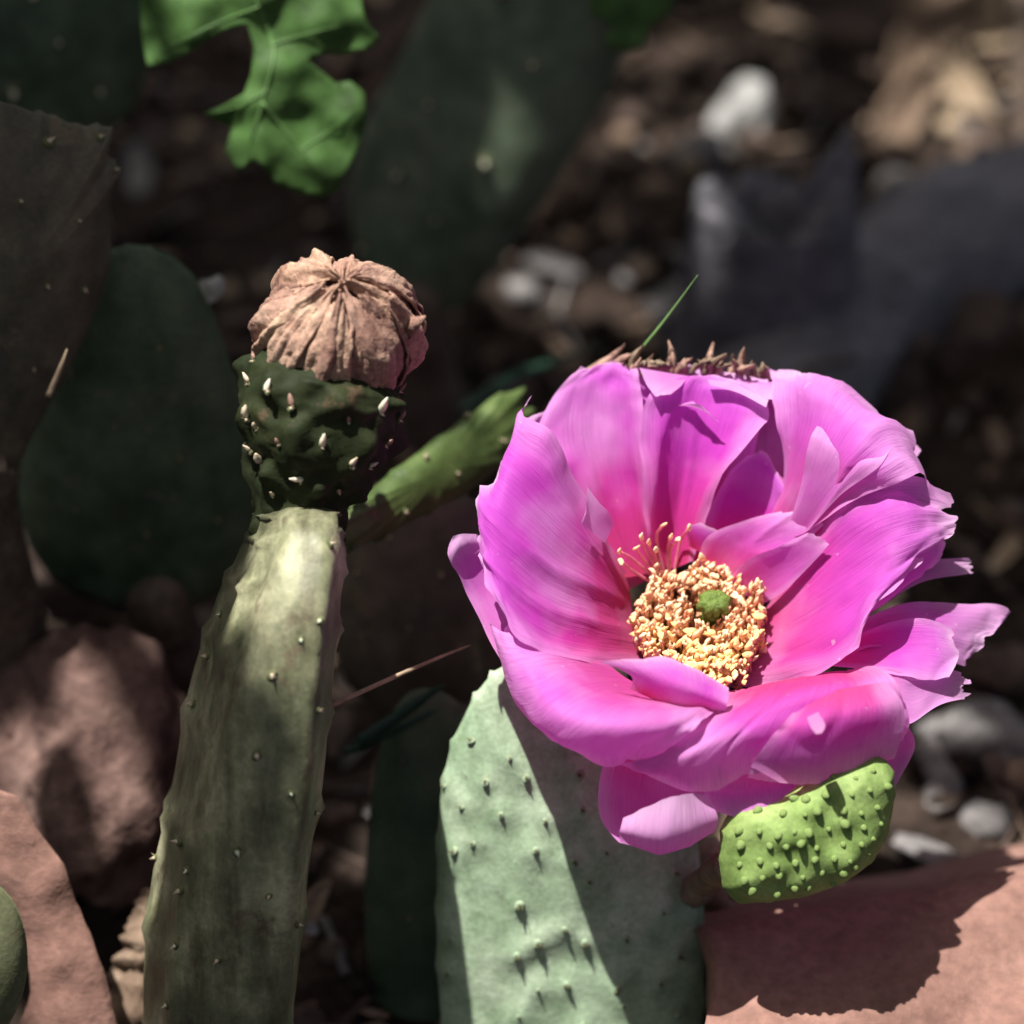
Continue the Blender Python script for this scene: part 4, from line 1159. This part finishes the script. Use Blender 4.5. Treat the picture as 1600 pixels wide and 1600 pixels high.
# ------------------------------------------------------------------ loose litter on the soil
def litter():
    rr = random.Random(2)
    vs_, fs, mi = [], [], []
    mats = [M['dead_leaf'], M['chip'], M['soil'], M['straw'], M['grey_rock']]
    iv, if_ = ICO[1]
    for i in range(5200):
        x = rr.uniform(-0.26, 0.26); y = rr.uniform(-0.10, 0.42)
        z = ground_z(x, y)
        c = Vector((x, y, z + rr.uniform(0, 0.004)))
        kind = rr.random()
        k = len(vs_)
        m = rr.choices(range(5), [5, 2.4, 5, 0.5, 1.3])[0]
        if kind < 0.5:      # crumbs
            s = rr.uniform(0.0012, 0.0042)
            a = rr.random() * 20
            for v in iv:
                w = v * (1 + 0.5 * nz(v, 1.3, a))
                vs_.append(c + Vector((w.x * s, w.y * s, w.z * s * 0.7)))
            for f in if_:
                fs.append(tuple(k + q for q in f)); mi.append(m)
        elif kind < 0.8:    # chips and leaf bits
            l = rr.uniform(0.004, 0.014); w = l * rr.uniform(0.2, 0.5)
            q = Quaternion((rr.uniform(-.6, .6), rr.uniform(-.6, .6), 1), rr.uniform(0, 6.28))
            b = rr.uniform(-.3, .5)
            for j in range(4):
                t = j / 3 - .5
                ww = w * (0.5 if j in (0, 3) else 1)
                for u in (-1, 0, 1):
                    vs_.append(c + q @ Vector((t * l, u * ww * .5, b * l * t * t + abs(u) * w * .15 + .001)))
            for j in range(3):
                for u in range(2):
                    a = k + j * 3 + u
                    fs.append((a, a + 1, a + 4, a + 3)); mi.append(m)
        else:               # twigs and stems
            l = rr.uniform(0.008, 0.035)
            a = rr.uniform(0, 6.28); e = rr.uniform(-.25, .35)
            d = Vector((math.cos(a) * math.cos(e), math.sin(a) * math.cos(e), math.sin(e)))
            s = Vector((-d.y, d.x, 0)) * l * rr.uniform(-.2, .2)
            v, f = tube_mesh([c - d * l / 2, c + s, c + d * l / 2], [rr.uniform(.0003, .0009)] * 3, 5)
            vs_ += v
            for q in f:
                fs.append(tuple(k + z for z in q)); mi.append(m)
    o = build('leaf_litter', vs_, fs, mats, org=(0, 0, 0), midx=mi)
    tag(o, 'dark crumbs, chips and twigs covering the soil', None, kind='stuff')
litter()

# ------------------------------------------------------------------ unseen shrub added above and beside the picture to shade the bed
def shrub():
    rr = random.Random(8)
    # points to shade, with leaves added sunward of each: (pixel x, pixel y, depth, leaf size cm, count, spread px)
    spots = [(-20, 300, 54, 4.5, 9, 110), (90, 90, 59, 4.5, 8, 110), (200, 640, 56, 4.2, 9, 110), (60, 820, 58, 4.0, 5, 100), (330, 780, 56, 3.0, 4, 50), (330, 220, 62, 4.0, 5, 80),
             (660, 260, 63, 4.0, 6, 90), (820, 90, 64, 4.0, 6, 90), (560, 120, 66, 4.0, 5, 90), (620, 620, 62, 3.5, 4, 70), (600, 930, 57, 3.5, 5, 60), (620, 850, 56.5, 3.0, 4, 40), (700, 960, 56.5, 3.0, 4, 50), (310, 1130, 50.5, 1.8, 2, 15), (690, 480, 63, 3.5, 4, 80),
             (1000, 330, 73, 3.6, 4, 80), (1200, 420, 71.5, 4.2, 5, 90), (1400, 480, 70, 4.6, 6, 90), (1560, 520, 69, 4.6, 6, 90), (1450, 680, 66.5, 4.5, 6, 80), (1210, 310, 72.5, 3.2, 5, 45), (1330, 250, 74, 3.0, 4, 35), (1560, 340, 72, 4.0, 6, 60), (1420, 400, 70.5, 4.0, 4, 50), (1090, 250, 74, 2.4, 2, 25), (1580, 800, 63, 4.5, 6, 80), (1200, 90, 75, 3.5, 3, 80),
             (1360, 330, 72, 3.2, 2, 60), (1560, 980, 61, 4.0, 4, 60), (1560, 1200, 59, 3.0, 2, 60),
             (400, 1300, 50, 2.6, 4, 30), (370, 1450, 50.5, 2.8, 5, 40), (340, 1600, 51, 3.0, 5, 50), (300, 1200, 51, 2.0, 2, 20), (540, 1350, 56, 3.2, 4, 40), (560, 1520, 55, 3.2, 4, 40),
             (150, 1330, 55, 3.0, 3, 60), (100, 1450, 51.5, 3.0, 3, 60), (60, 1040, 56, 2.6, 2, 50), (640, 1480, 53, 2.2, 3, 25),]
    # points kept sunlit, with no leaves put sunward: (pixel x, pixel y, depth, radius cm)
    sunny = [(900, 800, 50, 2.6), (1100, 750, 50, 3.2), (1300, 800, 50, 3.0), (1100, 1050, 49, 3.2), (1350, 1050, 50, 2.6), (850, 1050, 49.5, 2.4), (1100, 900, 51.5, 2.0), (530, 500, 49.5, 1.9), (560, 420, 50, 1.6), (800, 1300, 52.5, 1.0), (830, 1450, 53, 1.0), (850, 1580, 53.3, 1.1),
             (110, 1500, 51.3, .9), (60, 1360, 51.9, .7), (435, 900, 49.5, .7), (420, 1020, 49.5, .7), (1260, 1310, 52, 1.6), (1450, 1600, 51.6, 1.6), (1560, 1520, 52, 1.6), (1400, 1400, 53.4, .5), (1560, 1350, 53.6, .5), (1530, 170, 74, 1.8), (1155, 185, 75, .6), (880, 430, 70, 1.0), (430, 60, 54.6, 1.0), (400, 190, 54.8, .5), (785, 240, 62, .6), (580, 378, 62, .4), (150, 1130, 55.5, .6), (730, 690, 53.5, 0.8)]
    SUNNY = [(P(x, y, d), r * 0.01) for x, y, d, r in sunny]
    def blocks(q, h):
        for T, r in SUNNY:
            w = q - T
            if w.dot(SUN) > 0 and (w - SUN * w.dot(SUN)).length < r + h:
                return True
        return False
    def in_view(q):
        w = q - CAM
        d = w.dot(FWD)
        return d > 0 and abs(w.dot(RGT)) < 0.155 * d + 0.05 and abs(w.dot(UPV)) < 0.155 * d + 0.05
    root_p = Vector((-0.42, 0.34, 0.0))
    root = empty('added_shade_shrub', root_p, 'unseen leafy shrub added over the bed to shade it', 'shrub')
    vs_, fs = [], []
    twv, twf = [], []
    hub = root_p + Vector((0.12, -0.05, 0.62))
    tips = []
    def leaf(q, l, stem, face):
        w = l * rr.uniform(0.42, 0.55)
        nrm = (face + Vector((rr.uniform(-.5, .5), rr.uniform(-.5, .5), rr.uniform(-.5, .5)))).normalized()
        a = Vector((rr.uniform(-1, 1), rr.uniform(-1, 1), rr.uniform(-.4, .2)))
        a = (a - nrm * a.dot(nrm)).normalized(); b = nrm.cross(a)
        k = len(vs_)
        for j in range(8):
            v = j / 7
            ww = w * math.sin(math.pi * (0.04 + 0.93 * v)) ** 0.8
            for u in (-1, -.5, 0, .5, 1):
                vs_.append(q + a * (v - .5) * l + b * u * ww * .5 + nrm * (abs(u) * w * .12 - 0.12 * l * v * v))
        for j in range(7):
            for u in range(4):
                p = k + j * 5 + u
                fs.append((p, p + 1, p + 6, p + 5))
        v, f = tube_mesh([stem, (stem + q) / 2 + Vector((0, 0, .006)), q - a * l * .48], [.0009, .0007, .0005], 5)
        k = len(twv)
        twv.extend(v); twf.extend(tuple(k + z for z in t) for t in f)
    for (x, y, d, s, n, sp) in spots:
        T = P(x, y, d)
        cl = T + SUN * rr.uniform(0.40, 0.50)
        tips.append(cl)
        for i in range(n):
            for _ in range(12):
                q = P(x + rr.gauss(0, sp), y + rr.gauss(0, sp), d) + SUN * ((cl - T).length + rr.uniform(-.05, .05))
                l = s * 0.01 * rr.uniform(0.8, 1.25)
                if not blocks(q, l * 0.28): break
            else:
                continue
            leaf(q, l, cl, SUN)
    # more crown leaves added to dim the sky fill, clear of sunlit points
    for c in range(120):
        cl = Vector((rr.uniform(-.75, .75), rr.uniform(-.75, .85), rr.uniform(.35, 1.0)))
        r = math.hypot(cl.x, cl.y - .05)
        if (cl - CAM).length < 0.22 or in_view(cl) or cl.z < 0.30 + 0.3 * max(0, .5 - r): continue
        got = 0
        for i in range(12):
            q = cl + Vector((rr.gauss(0, .055), rr.gauss(0, .055), rr.gauss(0, .04)))
            l = rr.uniform(.05, .085)
            if blocks(q, l * .5) or in_view(q) or (q - CAM).length < 0.15: continue
            leaf(q, l, cl, Vector((0, 0, 1))); got += 1
        if got > 2: tips.append(cl)
    build('foliage', vs_, fs, M['shrub_leaf'], parent=root)['kind'] = 'stuff'
    build('twigs', twv, twf, M['bark'], parent=root)['kind'] = 'stuff'
    v, f = tube_mesh(curve3([root_p - Vector((0, 0, .02)), root_p + Vector((.02, -.01, .3)), hub], 14), list(np.linspace(.014, .009, 14)), 12, .15, 2)
    build('trunk', v, f, M['bark'], parent=root)
    for cl in tips:
        mid = (hub + cl) / 2 + Vector((rr.uniform(-.02, .02), rr.uniform(-.02, .02), 0.07))
        v, f = tube_mesh(curve3([hub, mid, cl], 14), list(np.linspace(.004, .0009, 14)), 6, .1, 3)
        if any(blocks(p, 0.0005) or in_view(p) for p in curve3([hub, mid, cl], 60)): continue
        build('branch', v, f, M['bark'], parent=root)
shrub()
